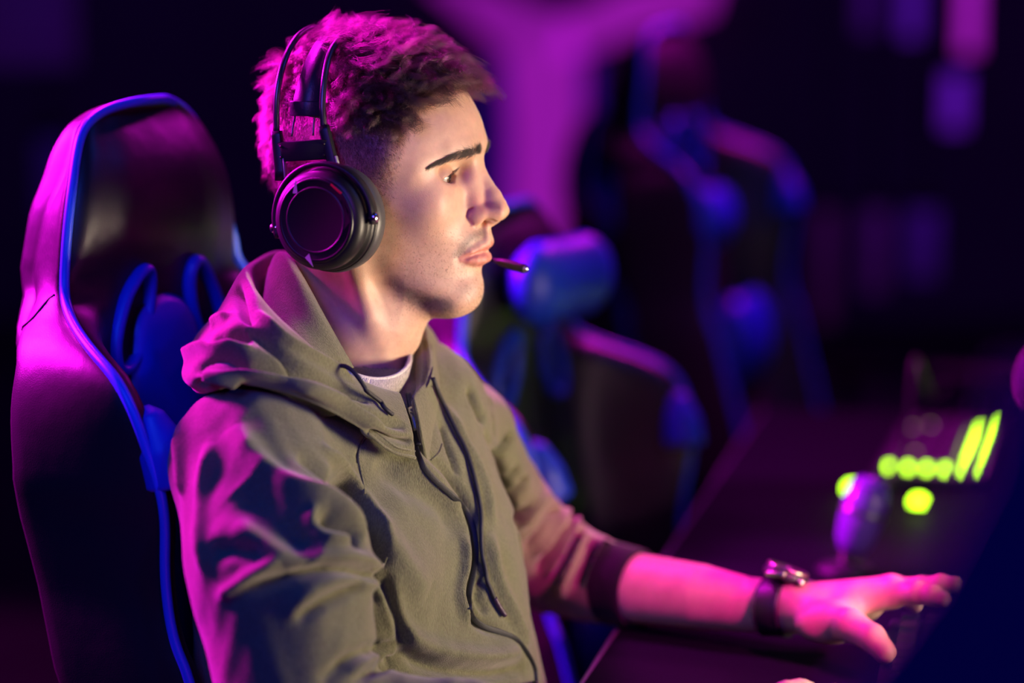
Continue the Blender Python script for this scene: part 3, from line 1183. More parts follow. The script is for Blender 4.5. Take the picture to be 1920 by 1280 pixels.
def torso_sdf(P, grow=0.0):
    q = P - TC
    u = q @ TF; v = q @ TS; z = P[..., 2]
    W = np.interp(z, _tk[:, 0], _tk[:, 1]) + grow; D = np.interp(z, _tk[:, 0], _tk[:, 2]) + grow; cx = np.interp(z, _tk[:, 0], _tk[:, 3])
    u = u - cx
    n = 2.3
    r = ((np.abs(u) / D) ** n + (np.abs(v) / W) ** n + 1e-9) ** (1 / n)
    R0 = np.sqrt(u * u + v * v) / np.maximum(r, 1e-3)
    R0 = np.where(r < .1, D, R0)
    d = (r - 1) * R0 * .9
    d = smax(d, z - (TC[2] - .050), .05)
    return d


def hoodie_sdf(P):
    d = torso_sdf(P)
    d = smax(d, .50 - P[..., 2], .02)
    sh = s_chain(P, [SRJ + V3(.01, .01, 0), TC + TS * -.080 + V3(0, 0, -.062), TC + V3(0, .0, -.060), TC + TS * .080 + V3(0, 0, -.045), SLJ], [.060, .068, .070, .060, .050], .02)
    d = smin(d, sh, .035)
    chestR = s_ell(P, TC + TF * .055 - TS * .075 + V3(0, 0, -.16), (.070, .078, .070))
    chestL = s_ell(P, TC + TF * .045 + TS * .060 + V3(0, 0, -.16), (.062, .062, .066))
    d = smin(smin(d, chestR, .04), chestL, .04)
    ra = s_chain(P, [SRJ, RMID, REL], [.062, .068, .064], .02)
    rf = s_chain(P, [REL, REL * .45 + RWR * .55, RWR * .9 + REL * .1], [.060, .045, .036])
    ra = smin(ra, rf, .02)
    d = smin(d, ra, .014)
    la = s_chain(P, [SLJ, LMID, LEL], [.052, .049, .047], .015)
    lf = s_chain(P, [LEL, LFA, LCU + (LCU - LFA) * .2], [.047, .041, .036])
    la = smin(la, lf, .012)
    d = smin(d, la, .010)
    return d


t_lo = np.array([-.34, 1.70, .50]); t_hi = np.array([.16, 2.45, 1.10])
_hh = .0052 if _LQ > 1 else .0025
CV, CQ = surface_nets(hoodie_sdf, t_lo, t_hi + .02, _hh)
CV = project(hoodie_sdf, CV, .001, 1, .003)
# drop what lies inside the neck opening and the open cuffs
CN_ = vnormals(CV, CQ)
from mathutils.bvhtree import BVHTree


def make_bvh(V, Qq):
    return BVHTree.FromPolygons([tuple(v) for v in V], [tuple(int(i) for i in f) for f in Qq])


def ray_px(bvh, px, py, back=0.0):
    r = CF + (px - 960.0) / FPX * CR - (py - 640.0) / FPX * CU
    L = np.linalg.norm(r)
    h = bvh.ray_cast(Vector(CPOS), Vector(r / L))
    if h[0] is None:
        return None, None
    return np.array(h[0]), np.array(h[1])


cbvh = make_bvh(CV, CQ)


AMP = 2.0


def strokes_apply(V, N, strokes, bvh, s_px=1.0):
    D = np.zeros(len(V))
    for amp, wid, pts in strokes:
        P3 = []
        last = None
        for px, py in catmull([(a, b, 0) for a, b in pts], max(6, 3 * len(pts)))[:, :2]:
            h, n = ray_px(bvh, px, py)
            if h is None: continue
            if last is not None and np.linalg.norm(h - last) > .12: continue
            P3.append(h); last = h
        if len(P3) < 2: continue
        P3 = np.array(P3)
        sg = wid / 2250.0
        m = ((V > P3.min(0) - 3.2 * sg) & (V < P3.max(0) + 3.2 * sg)).all(1)
        ii = np.where(m)[0]
        if not len(ii): continue
        d, t = poly_dist(V[ii], P3)
        taper = np.clip(np.minimum(t, 1 - t) / .16, 0, 1) ** .7 * .85 + .15
        D[ii] += AMP * amp / 1000.0 * np.exp(-(d / sg) ** 2) * taper
    return V + N * D[:, None]


FOLDS = [
    # near sleeve
    (6, 22, [(440, 800), (472, 855), (513, 893), (561, 917), (609, 934), (644, 958), (671, 984), (682, 1015)]),
    (-7, 42, [(455, 905), (510, 955), (560, 1000), (600, 1030)]),
    (-10, 12, [(606, 966), (637, 983), (661, 1001), (674, 1026)]),
    (4.5, 11, [(592, 950), (584, 972), (606, 1003), (640, 1008), (660, 1000)]),
    (4.5, 17, [(438, 981), (479, 1003), (513, 1030), (561, 1048), (609, 1044), (670, 1046), (709, 1075)]),
    (-5, 16, [(392, 1030), (440, 1032), (495, 1040)]),
    (6, 11, [(415, 1118), (451, 1092), (493, 1064), (525, 1050)]),
    (-8, 11, [(465, 1103), (520, 1088), (592, 1070), (661, 1070), (706, 1085), (716, 1102)]),
    (4, 14, [(541, 1160), (568, 1117), (627, 1084), (685, 1088), (713, 1115)]),
    (-4, 12, [(554, 1160), (609, 1128), (678, 1094)]),
    (-5, 8, [(697, 1105), (707, 1128)]),
    (-6, 13, [(603, 1282), (644, 1244), (685, 1224), (742, 1210)]),
    (4, 12, [(655, 1262), (699, 1230), (748, 1217)]),
    (-6, 10, [(661, 1280), (706, 1249), (756, 1234)]),
    (-9, 20, [(560, 850), (609, 883), (661, 931), (693, 978), (706, 1019), (711, 1063)]),
    (5, 13, [(599, 838), (644, 883), (686, 934), (714, 984), (728, 1033)]),
    (3.5, 14, [(395, 830), (382, 900), (376, 980), (380, 1070)]),
    (3, 12, [(330, 800), (338, 860), (343, 930)]),
    # chest and belly
    (-1.6, 3.5, [(690, 815), (676, 838), (672, 862), (680, 892), (684, 922)]),
    (-4, 28, [(705, 862), (760, 905), (828, 945), (860, 1000)]),
    (3, 30, [(700, 960), (745, 1040), (800, 1110)]),
    (3, 22, [(760, 850), (815, 900), (862, 960)]),
    (5, 18, [(726, 1100), (745, 1165), (790, 1205), (850, 1225), (920, 1232), (975, 1222)]),
    (-6.5, 14, [(745, 1215), (790, 1243), (850, 1256), (921, 1259), (985, 1250)]),
    (-6, 10, [(724, 1079), (736, 1140), (757, 1205)]),
    (-5, 11, [(800, 855), (850, 900), (882, 960), (893, 1020), (885, 1090), (878, 1130), (898, 1166), (950, 1190)]),
    (4, 12, [(870, 1000), (868, 1060), (860, 1120), (880, 1170)]),
    (4, 16, [(918, 1000), (930, 1080), (960, 1150), (990, 1210)]),
    (-3.5, 8, [(826, 790), (845, 850), (860, 890)]),
    (-3, 10, [(905, 1080), (898, 1120), (915, 1150)]),
    (3, 14, [(835, 760), (870, 830), (905, 900), (925, 980)]),
    (-8, 8, [(912, 812), (926, 844), (945, 891), (957, 930), (968, 971), (982, 1046), (1001, 1116)]),
    # far shoulder and sleeve
    (-5, 10, [(880, 728), (893, 760), (909, 790)]),
    (-4, 8, [(921, 748), (925, 790), (928, 815)]),
    (-7, 10, [(929, 858), (945, 838), (962, 815)]),
    (-4, 7, [(948, 905), (962, 890), (972, 878)]),
    (-6, 9, [(960, 935), (975, 915), (990, 893)]),
    (-9, 9, [(966, 975), (980, 962), (996, 948)]),
    (4, 10, [(975, 990), (1005, 950), (1032, 915)]),
    (-6, 9, [(985, 1035), (1015, 995), (1045, 950)]),
    (4, 9, [(1000, 1045), (1035, 1000), (1062, 958)]),
    (-6, 8, [(1008, 1072), (1035, 1030), (1058, 985)]),
    (5, 9, [(1025, 1080), (1055, 1025), (1082, 975)]),
    (-8, 8, [(1040, 1092), (1068, 1045), (1092, 992)]),
    (6, 10, [(1052, 1118), (1085, 1050), (1106, 985)]),
    (-6, 8, [(1080, 1100), (1100, 1050), (1122, 1012)]),
    (4, 7, [(1104, 1100), (1122, 1050), (1140, 1015)]),
]
# broad irregular wrinkling so that unseen sides are not smooth either
def wob(P, f, s):
    return np.sin(P[:, 0] * f * 1.3 + s) * np.sin(P[:, 1] * f + 2 * s) * np.sin(P[:, 2] * f * .8 + 1.7 * s + 2.0 * np.sin(P[:, 0] * f * .6))


CV = CV + CN_ * ((.0016 * wob(CV, 60, 1.0) + .0010 * wob(CV, 120, 2.3))[:, None])
CV = strokes_apply(CV, CN_, FOLDS, cbvh)
# open neck: remove faces inside the neck column
mid = CV[CQ].mean(1)
ql = to_head(mid)
inneck = (neck_sdf(ql) < 2.0) & (mid[:, 2] > TC[2] - .03)
cuffcut = ((mid - LCU) @ norm(LCU - LFA) > -.015) & (np.linalg.norm(mid - LCU, axis=1) < .08)
CQ = CQ[~(inneck | cuffcut)]
hoodie = mesh_np('hoodie', CV, CQ, M_HOOD, person)
hoodie['label'] = 'olive green zip hoodie with creased sleeves'
sbvh = make_bvh(CV, CQ)


def on_surf(px, py, lift=0.0, bvh=None):
    h, n = ray_px(bvh or sbvh, px, py)
    if h is None: return None
    n = n if n @ (CPOS - h) > 0 else -n
    return h + n * lift


# ------------------------------------------------------------------ hood: lofted from its seam on the shoulders over the rim down to the neck
HS = [
    [(779, 858, 1.985), (774, 815, 1.978), (764, 775, 1.985), (750, 737, 2.000), (747, 752, 2.012), (735, 800, 2.04)],
    [(735, 848, 1.965), (722, 805, 1.950), (708, 752, 1.965), (694, 720, 1.985), (694, 732, 2.000), (690, 790, 2.04)],
    [(671, 800, 1.935), (650, 765, 1.925), (642, 725, 1.940), (632, 689, 1.965), (641, 700, 1.985), (655, 770, 2.04)],
    [(574, 750, 1.905), (562, 715, 1.895), (570, 690, 1.910), (587, 657, 1.940), (602, 670, 1.965), (612, 735, 2.03)],
    [(464, 722, 1.900), (446, 690, 1.885), (492, 652, 1.900), (540, 619, 1.922), (557, 633, 1.950), (562, 700, 2.02)],
    [(378, 738, 1.930), (352, 704, 1.925), (425, 625, 1.915), (491, 577, 1.930), (512, 592, 1.960), (520, 670, 2.03)],
    [(355, 715, 2.000), (350, 668, 2.000), (400, 603, 1.970), (463, 541, 1.958), (486, 556, 1.985), (500, 650, 2.05)],
    [(370, 700, 2.100), (370, 632, 2.090), (412, 578, 2.040), (452, 512, 2.010), (478, 528, 2.030), (500, 630, 2.08)],
    [(400, 700, 2.180), (405, 622, 2.180), (434, 552, 2.130), (476, 488, 2.075), (498, 512, 2.080), (515, 620, 2.11)],
    [(470, 700, 2.240), (484, 610, 2.250), (500, 540, 2.200), (530, 472, 2.140), (540, 500, 2.125), (545, 610, 2.14)],
    [(590, 710, 2.280), (600, 640, 2.280), (610, 570, 2.250), (620, 510, 2.200), (615, 535, 2.175), (600, 630, 2.16)],
    [(720, 730, 2.270), (740, 660, 2.270), (745, 600, 2.240), (735, 560, 2.190), (722, 585, 2.165), (690, 660, 2.14)],
    [(812, 745, 2.200), (834, 690, 2.200), (818, 635, 2.170), (796, 604, 2.140), (780, 630, 2.120), (745, 690, 2.10)],
    [(838, 795, 2.120), (838, 745, 2.115), (824, 695, 2.100), (807, 655, 2.090), (789, 672, 2.080), (760, 720, 2.08)],
    [(822, 845, 2.055), (818, 805, 2.050), (814, 750, 2.050), (802, 706, 2.050), (786, 716, 2.055), (764, 745, 2.06)],
    [(800, 864, 2.015), (793, 822, 2.012), (786, 782, 2.015), (775, 744, 2.022), (768, 754, 2.032), (757, 795, 2.05)],
]
HP = np.array([[at(*p) for p in row] for row in HS])       # 16 x 6 x 3
nu, nv = (110, 44) if _LQ > 1 else (320, 110)
rows = np.stack([catmull(HP[:, j], nu) for j in range(6)], 1)          # nu x 6 x 3
# rounder rim: add two points beside it
full = np.stack([catmull(r, nv) for r in rows], 0)                       # nu x nv x 3
GV = full.reshape(-1, 3)
ii, jj = np.meshgrid(np.arange(nu - 1), np.arange(nv - 1), indexing='ij')
GQ = np.stack([ii * nv + jj, (ii + 1) * nv + jj, (ii + 1) * nv + jj + 1, ii * nv + jj + 1], -1).reshape(-1, 4)
GN = vnormals(GV, GQ)
if (GN * (GV - at(640, 640, 2.07))).sum(1).mean() < 0:
    GQ = GQ[:, ::-1]; GN = -GN
hb = make_bvh(GV, GQ)
HFOLDS = [
    (-4.5, 13, [(398, 640), (420, 634), (445, 626), (470, 640)]),
    (-8, 12, [(372, 690), (406, 677), (451, 677), (512, 683), (581, 703), (664, 736)]),
    (3.5, 11, [(352, 668), (385, 652), (430, 648), (475, 655)]),
    (-6, 9, [(471, 619), (526, 660), (581, 695), (629, 722), (691, 750)]),
    (4, 8, [(385, 702), (420, 704), (455, 712)]),
    (-5, 8, [(372, 720), (410, 716), (450, 722)]),
    (-4, 6, [(691, 808), (732, 822), (772, 828)]),
    (3, 10, [(480, 585), (540, 640), (600, 678), (660, 712)]),
    (-5, 10, [(440, 540), (450, 575), (475, 605)]),
    (3, 9, [(398, 612), (412, 600), (430, 594)]),
    (3, 12, [(540, 715), (600, 735), (660, 765), (720, 800)]),
    (-3, 8, [(640, 745), (700, 780), (760, 800)]),
    (-2.5, 5, [(795, 640), (800, 680), (790, 720)]),
]
GV = GV + GN * (.0007 * wob(GV, 60, .7))[:, None]
GV = strokes_apply(GV, GN, [(a_ * 1.35, w_, p_) for a_, w_, p_ in HFOLDS], hb)
hood = mesh_np('hood', GV, GQ, M_HOOD, person)
md = hood.modifiers.new('thick', 'SOLIDIFY'); md.thickness = .004; md.offset = -1
hbvh = make_bvh(GV, GQ)

# inner layer of the hood lying against the neck
LS_ = [[(512, 500, 2.07), (505, 520, 2.075), (498, 560, 2.07)], [(524, 482, 2.035), (512, 520, 2.03), (500, 575, 2.02)], [(554, 526, 2.005), (535, 560, 2.0), (520, 600, 1.985)],
       [(594, 600, 1.984), (570, 620, 1.975), (550, 645, 1.960)], [(628, 660, 1.982), (608, 665, 1.972), (592, 680, 1.958)], [(648, 694, 1.990), (636, 700, 1.985), (630, 712, 1.972)]]
LP = np.array([[at(*p) for p in row] for row in LS_])
LR = np.stack([catmull(LP[:, j], 60) for j in range(3)], 1)
edge_in = LR[:, :1] + (np.array([.004, .010, 0]))[None, None]
LRf = np.stack([catmull(np.concatenate([e_, r_]), 24) for e_, r_ in zip(edge_in, LR)], 0)
LVV = LRf.reshape(-1, 3)
ii, jj = np.meshgrid(np.arange(59), np.arange(23), indexing='ij')
LQQ = np.stack([ii * 24 + jj, (ii + 1) * 24 + jj, (ii + 1) * 24 + jj + 1, ii * 24 + jj + 1], -1).reshape(-1, 4)
lin = mesh_np('hood_lining', LVV, LQQ, M_HOOD, person)
md = lin.modifiers.new('thick', 'SOLIDIFY'); md.thickness = .003

# seams with stitching, zip, cords
M_BLACK = pmat('black_cord', (.012, .011, .014), rough=.6, bump=.0003, bscale=900)
M_ZIP = pmat('zip_tape', (.008, .009, .012), rough=.55, bump=.0003, bscale=1200)
M_METAL = pmat('gun_metal', (.35, .35, .36), rough=.28, metal=1.0)


def surf_line(pts, n, lift, bvhs=None):
    out = []
    for px, py in catmull([(a, b, 0) for a, b in pts], n)[:, :2]:
        best = None
        for bv in (bvhs or [sbvh, hbvh]):
            h = on_surf(px, py, lift, bv)
            if h is not None and (best is None or np.linalg.norm(h - CPOS) < np.linalg.norm(best - CPOS)):
                best = h
        if best is not None: out.append(best)
    out = np.array(out)
    # smooth
    for _ in range(3):
        out[1:-1] = .25 * out[:-2] + .5 * out[1:-1] + .25 * out[2:]
    return out


zl = surf_line([(778, 838), (785, 858), (800, 884), (835, 918), (868, 950), (886, 985), (893, 1030), (888, 1075), (879, 1115), (881, 1148), (900, 1170), (935, 1184), (965, 1198), (985, 1222), (1000, 1252), (1003, 1278), (1002, 1300)], 120, .0006)
V_, F_ = sweep(zl, rrect(.0052, .0022, .0008, 2), up=CPOS - zl.mean(0))
zo = mesh_np('zip', V_, F_, M_ZIP, person)
# slider and pull hanging at the collar
zt = surf_line([(762, 741), (765, 758), (769, 775), (773, 795), (777, 815), (780, 838)], 24, .003)
V_, F_ = sweep(zt, rrect(.0050, .0026, .001, 2), up=CPOS - zt.mean(0))
mesh_np('zip_top', V_, F_, M_ZIP, person)
mb = MB()
T_, S_, N_ = frames(zt, CPOS - zt.mean(0))
up_ = norm(CPOS - zt[2])
mb.add(*sweep(zt[7:12] + up_ * .0028, rrect(.0066, .0036, .001, 2), up=up_))
mb.add(*sweep(np.linspace(zt[10] + up_ * .0062, zt[17] + up_ * .0045, 6), rrect(.0045, .0016, .0006, 2), up=up_))
mb.add(*sweep(zt[9] + up_ * .0055 + np.array([S_[9] * .0018 * math.cos(a) + up_ * .0022 * math.sin(a) for a in np.linspace(0, 6.28, 12, endpoint=False)]), circ(.0006, 6), closed=True))
so = mb.build('zip_slider', M_METAL, person)
so['label'] = 'metal zip slider at the collar'
# cords
c1 = surf_line([(700, 742), (712, 765), (722, 774), (730, 779)], 10, .0035)
p1 = [at(629, 687, 1.955), at(645, 686, 1.950), at(661, 695, 1.947), at(675, 712, 1.946), at(688, 733, 1.948)]
cord1 = np.concatenate([catmull(p1, 16), c1[2:]])
tube('drawstring', catmull(cord1, 60), .0018, M_BLACK, person, k=10)
c2 = surf_line([(806, 710), (818, 742), (836, 775), (852, 806), (868, 842), (880, 878), (890, 918), (898, 965), (902, 1010), (904, 1050), (911, 1090), (922, 1124)], 80, .003)
tube('drawstring', c2, .0020, M_BLACK, person, k=10)
c3 = surf_line([(921, 1121), (930, 1138), (941, 1155)], 12, .0035)
tube('drawstring_tip', c3, .0022, pmat('cord_tip', (.05, .02, .05), rough=.4), person, k=10)
# seams: thin cord-like ridges
for pts, w_ in (([(693, 808), (678, 828), (672, 855), (678, 890), (684, 925)], .0011), ([(690, 812), (735, 846), (779, 858)], .0012), ([(700, 806), (740, 836), (778, 846)], .0009), ([(697, 1066), (716, 1062), (726, 1044)], .0011), ([(808, 862), (822, 850), (829, 832)], .0010)):
    sl = surf_line(pts, 30, .0002)
    if len(sl) > 4:
        V_, F_ = sweep(sl, circ(w_, 6, w_ * .7), up=CPOS - sl.mean(0))
        mesh_np('seam', V_, F_, M_HOOD, person)
# cuff
axis = norm(LCU - LFA)
e1 = norm(np.cross(axis, [0, 0, 1])); e2 = np.cross(e1, axis)
mb = MB()
NR = 72
prof = []
L0c = at(1140, 1092, 2.291); L1c = at(1198, 1104, 2.268)
cd = norm(L1c - L0c); cl = np.linalg.norm(L1c - L0c)
e1 = norm(np.cross(cd, [0, 0, 1])); e2 = np.cross(e1, cd)
Vc = []; Fc = []
steps = [(-.012, .0385), (-.006, .0405), (0, .0400), (.25, .0390), (.5, .0384), (.75, .0380), (.97, .0376), (1.0, .0368), (1.0, .0345), (.9, .0340), (.4, .034)]
for s_, r_ in steps:
    for j in range(NR):
        a = 2 * math.pi * j / NR
        rr = r_ + .0006 * math.cos(a * 36) * (1 if .1 < s_ < .97 else .2)
        Vc.append(L0c + cd * (s_ * cl if s_ >= 0 else s_) + (e1 * math.cos(a) * .92 + e2 * math.sin(a)) * rr)
for i in range(len(steps) - 1):
    for j in range(NR):
        Fc.append((i * NR + j, i * NR + (j + 1) % NR, (i + 1) * NR + (j + 1) % NR, (i + 1) * NR + j))
cf = mesh_np('cuff', Vc, Fc, M_CUFF, person)
cf['label'] = 'dark ribbed cuff pushed up the forearm'
# t-shirt collar
ring = catmull([at(*p) for p in [(612, 692, 2.000), (660, 720, 1.985), (704, 729, 1.997), (742, 720, 2.022), (764, 694, 2.062), (752, 662, 2.115), (690, 640, 2.160), (600, 632, 2.165), (548, 640, 2.10), (562, 668, 2.035)]], 160, closed=True)
V_, F_ = sweep(ring, rrect(.0035, .021, .0016, 3), up=(0.25, -.1, 1), closed=True)
tee = mesh_np('shirt_collar', V_, F_, M_TEE, person)
tee['label'] = 'off-white ribbed t-shirt collar'
ribs = MB()
T_, S_, N_ = frames(ring, (0.25, -.1, 1), True)
Lr = np.concatenate([[0], np.cumsum(np.linalg.norm(np.diff(ring, axis=0), axis=1))])
tot = Lr[-1]
for s_ in np.arange(0, tot, .0017):
    i = min(int(np.searchsorted(Lr, s_)), len(ring) - 1)
    for sd_ in (-1, 1):
        c = ring[i] + S_[i] * sd_ * .0018
        ribs.add(*sweep(np.array([c - N_[i] * .0088, c, c + N_[i] * .0088]), circ(.0006, 5), up=S_[i]))
ribs.build('collar_rib', M_TEE, tee)['kind'] = 'stuff'
# ------------------------------------------------------------------ arms, hands and the trunk under the clothes
DESKZ = 0.757


def HW(px, py, d): return at(px, py, d)


K1, K2_, K3, K4 = HW(1676, 1112, 2.150), HW(1672, 1107, 2.174), HW(1660, 1108, 2.196), HW(1640, 1113, 2.215)
FING = [
    ([K1, HW(1720, 1112, 2.132), HW(1750, 1117, 2.122), HW(1772, 1126, 2.114)], [.0122, .0100, .0088, .0074]),
    ([K2_, HW(1728, 1103, 2.160), HW(1766, 1097, 2.150), HW(1795, 1098, 2.142)], [.0120, .0100, .0088, .0074]),
    ([K3, HW(1712, 1104, 2.193), HW(1742, 1113, 2.188), HW(1760, 1127, 2.184)], [.0112, .0094, .0084, .0070]),
    ([K4, HW(1684, 1113, 2.220), HW(1708, 1124, 2.216), HW(1722, 1138, 2.212)], [.0092, .0078, .0070, .0060]),
]
THUMB = ([HW(1515, 1152, 2.165), HW(1594, 1172, 2.112), HW(1636, 1196, 2.090), HW(1661, 1224, 2.080)], [.0175, .0145, .0118, .0100])


def larm_sdf(P):
    W0 = HW(1478, 1138, 2.188)
    d = s_chain(P, [LEL, HW(1110, 1086, 2.30), HW(1200, 1103, 2.268), HW(1310, 1118, 2.235), HW(1400, 1133, 2.21), W0], [.036, .0345, .0325, .0300, .0250, .0235])
    up = norm([0, 0, 1])
    palm = None
    wr = [W0 + (HW(1478, 1132, 2.18) - W0), W0, W0 + V3(0, .008, 0), W0 + V3(0, .014, 0)]
    for (pts, rr), w0, r0 in zip(FING, [HW(1500, 1134, 2.176), HW(1500, 1132, 2.186), HW(1500, 1134, 2.196), HW(1498, 1138, 2.204)], [.0185, .0180, .0175, .0165]):
        c = s_cap(P, w0, pts[0], r0, rr[0] + .002)
        palm = c if palm is None else smin(palm, c, .008)
    # palm side padding
    palm = smin(palm, s_cap(P, HW(1540, 1150, 2.19), HW(1630, 1138, 2.19), .014, .012), .012)
    d = smin(d, palm, .012)
    for pts, rr in FING:
        f = s_chain(P, pts, rr, .002)
        for q_, r_ in zip(pts[1:3], rr[1:3]):
            f = smin(f, s_sphere(P, q_, r_ * 1.05), .003)
        d = smin(d, f, .004)
        d = smin(d, s_sphere(P, pts[0] + V3(0, 0, .0035), rr[0] * .80), .006)
    pts, rr = THUMB
    th = s_chain(P, pts, rr, .004)
    th = smin(th, s_ell(P, (pts[0] + pts[1]) / 2 + V3(0, 0, -.004), (.030, .018, .017)), .010)
    d = smin(d, th, .012)
    # web of skin
    web = s_cap(P, (pts[0] * .35 + pts[1] * .65), (K1 * .62 + HW(1500, 1134, 2.176) * .38), .0085, .009)
    d = smin(d, web, .014)
    d = smin(d, s_sphere(P, HW(1468, 1118, 2.215), .010), .010)      # wrist bone
    return d


def rarm_sdf(P):
    q = P - RWR
    m = q.copy(); m[..., 1] *= -1
    base = HW(1478, 1138, 2.188)
    # bring his right hand onto the mouse: mirrored copy of the left hand
    d = larm_sdf(m + base)
    d = smax(d, -(q[..., 0] + .03), .01)
    d = smin(d, s_chain(P, [REL, RWR - V3(.02, 0, 0), RWR + V3(.02, 0, 0)], [.040, .026, .0235], .01), .01)
    return d


def core_sdf(P):
    d = torso_sdf(P, -.030)
    d = smin(d, s_chain(P, [SRJ, TC + TS * -.080 + V3(0, 0, -.07), TC + V3(0, 0, -.07), TC + TS * .080 + V3(0, 0, -.055), SLJ], [.046, .050, .052, .046, .038], .02), .03)
    d = smin(d, s_chain(P, [SRJ, RMID, REL], [.046, .046, .040], .01), .02)
    d = smin(d, s_chain(P, [SLJ, LMID, LEL], [.038, .036, .036], .01), .02)
    return smax(d, .53 - P[..., 2], .02)


pa = surface_nets(larm_sdf, (.0, 1.97, .70), (.44, 2.42, .90), .0032 if _LQ > 1 else .0019)
pav = project(larm_sdf, pa[0], .0005, 1, .001)
pb = surface_nets(rarm_sdf, RWR - V3(.22, .14, .08), RWR + V3(.24, .14, .10), .0045)
pc = surface_nets(core_sdf, (-.34, 1.72, .50), (.12, 2.40, 1.06), .010)
# join everything into the one body mesh
bodyV = [HV, pav, pb[0], pc[0]]; bodyQ = [HEAD_Q, pa[1], pb[1], pc[1]]
off = np.cumsum([0] + [len(v) for v in bodyV[:-1]])
BV = np.concatenate(bodyV); BQ = np.concatenate([q_ + o_ for q_, o_ in zip(bodyQ, off)])
old = body.data
bpy.data.objects.remove(body); bpy.data.meshes.remove(old)
body = mesh_np('body', BV, BQ, M_SKIN, person)
armc = np.tile([[.62, .37, .28]], (len(BV) - len(HV), 1))
vcolor(body, 'skin', np.concatenate([C, armc]))

# finger and thumb nails
M_NAIL = pmat('nail', (.72, .44, .38), rough=.25, coat=.4)


def nail(pts, r, parent):
    tip, prev = pts[-1], pts[-2]
    ax = norm(tip - prev)
    side = norm(np.cross(ax, [0, 0, 1])); up = np.cross(side, ax)
    rows_ = []
    for u in np.linspace(-r * .9, r * .62, 6):
        for a in np.linspace(-.75, .75, 7):
            k = math.sqrt(max(r * r - max(u, 0) ** 2, 1e-9)) + .00035
            rows_.append(tip + ax * u + (side * math.sin(a) + up * math.cos(a)) * k)
    F = [(i * 7 + j, i * 7 + j + 1, (i + 1) * 7 + j + 1, (i + 1) * 7 + j) for i in range(5) for j in range(6)]
    mesh_np('nail', rows_, F, M_NAIL, parent)


for pts, rr in FING:
    nail(pts, rr[-1], person)

# trousers and shoes, below the frame
HIP = np.array([TC[0] - .06, TC[1] + .02, .56])
M_TROUS = fabric_mat('dark_denim', (.02, .022, .035), 900, .1)
M_SHOE = pmat('shoe', (.03, .03, .035), rough=.6)
CFW = np.array([math.cos(R(20)), -math.sin(R(20)), 0]); CSD = np.array([math.sin(R(20)), math.cos(R(20)), 0])


def legs_sdf(P):
    d = None
    for s in (-1, 1):
        h_ = HIP + CSD * s * .095; k_ = HIP + CFW * .43 + CSD * s * .14 + V3(0, 0, -.03); a_ = np.array([k_[0] + .02, k_[1], .11])
        c = smin(s_cap(P, h_, k_, .090, .062), s_cap(P, k_, a_, .060, .045), .03)
        d = c if d is None else smin(d, c, .03)
    d = smin(d, s_ell(P, HIP + V3(0, 0, .02), (.13, .16, .10)), .04)
    return d


lv = surface_nets(legs_sdf, HIP - V3(.25, .40, .50), HIP + V3(.66, .36, .2), .012)
tr = mesh_np('trousers', lv[0], lv[1], M_TROUS, person)
for s in (-1, 1):
    k_ = HIP + CFW * .43 + CSD * s * .14
    a_ = np.array([k_[0] + .02, k_[1], .0])
    f_ = lambda P: smax(smin(s_cap(P, a_ + V3(-.03, 0, .06), a_ + CFW * .15 + V3(0, 0, .035), .045, .032), s_cap(P, a_ + V3(0, 0, .08), a_ + V3(0, 0, .12), .045, .045), .03), -P[..., 2] + .002, .005)
    sv = surface_nets(f_, a_ - V3(.1, .15, .02), a_ + V3(.26, .15, .19), .008)
    mesh_np('shoe', sv[0], sv[1], M_SHOE, person)

# ------------------------------------------------------------------ wrist watch
watch = empty('wrist_watch', HW(1450, 1136, 2.195))
tag(watch, 'black wrist watch with a chunky metal case worn on his left wrist', 'watch')
M_STRAP = pmat('watch_strap', (.015, .012, .02), rough=.45, bump=.0002, bscale=700)
M_CASE = pmat('watch_case', (.42, .40, .30), rough=.3, metal=1.0)
wc = HW(1458, 1138, 2.194)
wa = norm(HW(1478, 1138, 2.188) - HW(1400, 1133, 2.21))
ws = norm(np.cross(wa, [0, 0, 1])); wu = np.cross(ws, wa)
ringp = np.array([wc + ws * math.cos(a) * .0275 + wu * math.sin(a) * .0250 for a in np.linspace(0, 2 * math.pi, 48, endpoint=False)])
rad_dir = np.array([ws * math.cos(a) + wu * math.sin(a) for a in np.linspace(0, 2 * math.pi, 48, endpoint=False)])
V_, F_ = sweep(ringp, rrect(.0250, .0030, .0012, 2), up=rad_dir, closed=True)
mesh_np('strap', V_, F_, M_STRAP, watch)
for s in (-1, 1):
    V_, F_ = sweep(ringp + wa * s * .0105 + rad_dir * .0014, circ(.0009, 6), up=rad_dir, closed=True)
    mesh_np('strap_edge', V_, F_, M_STRAP, watch)
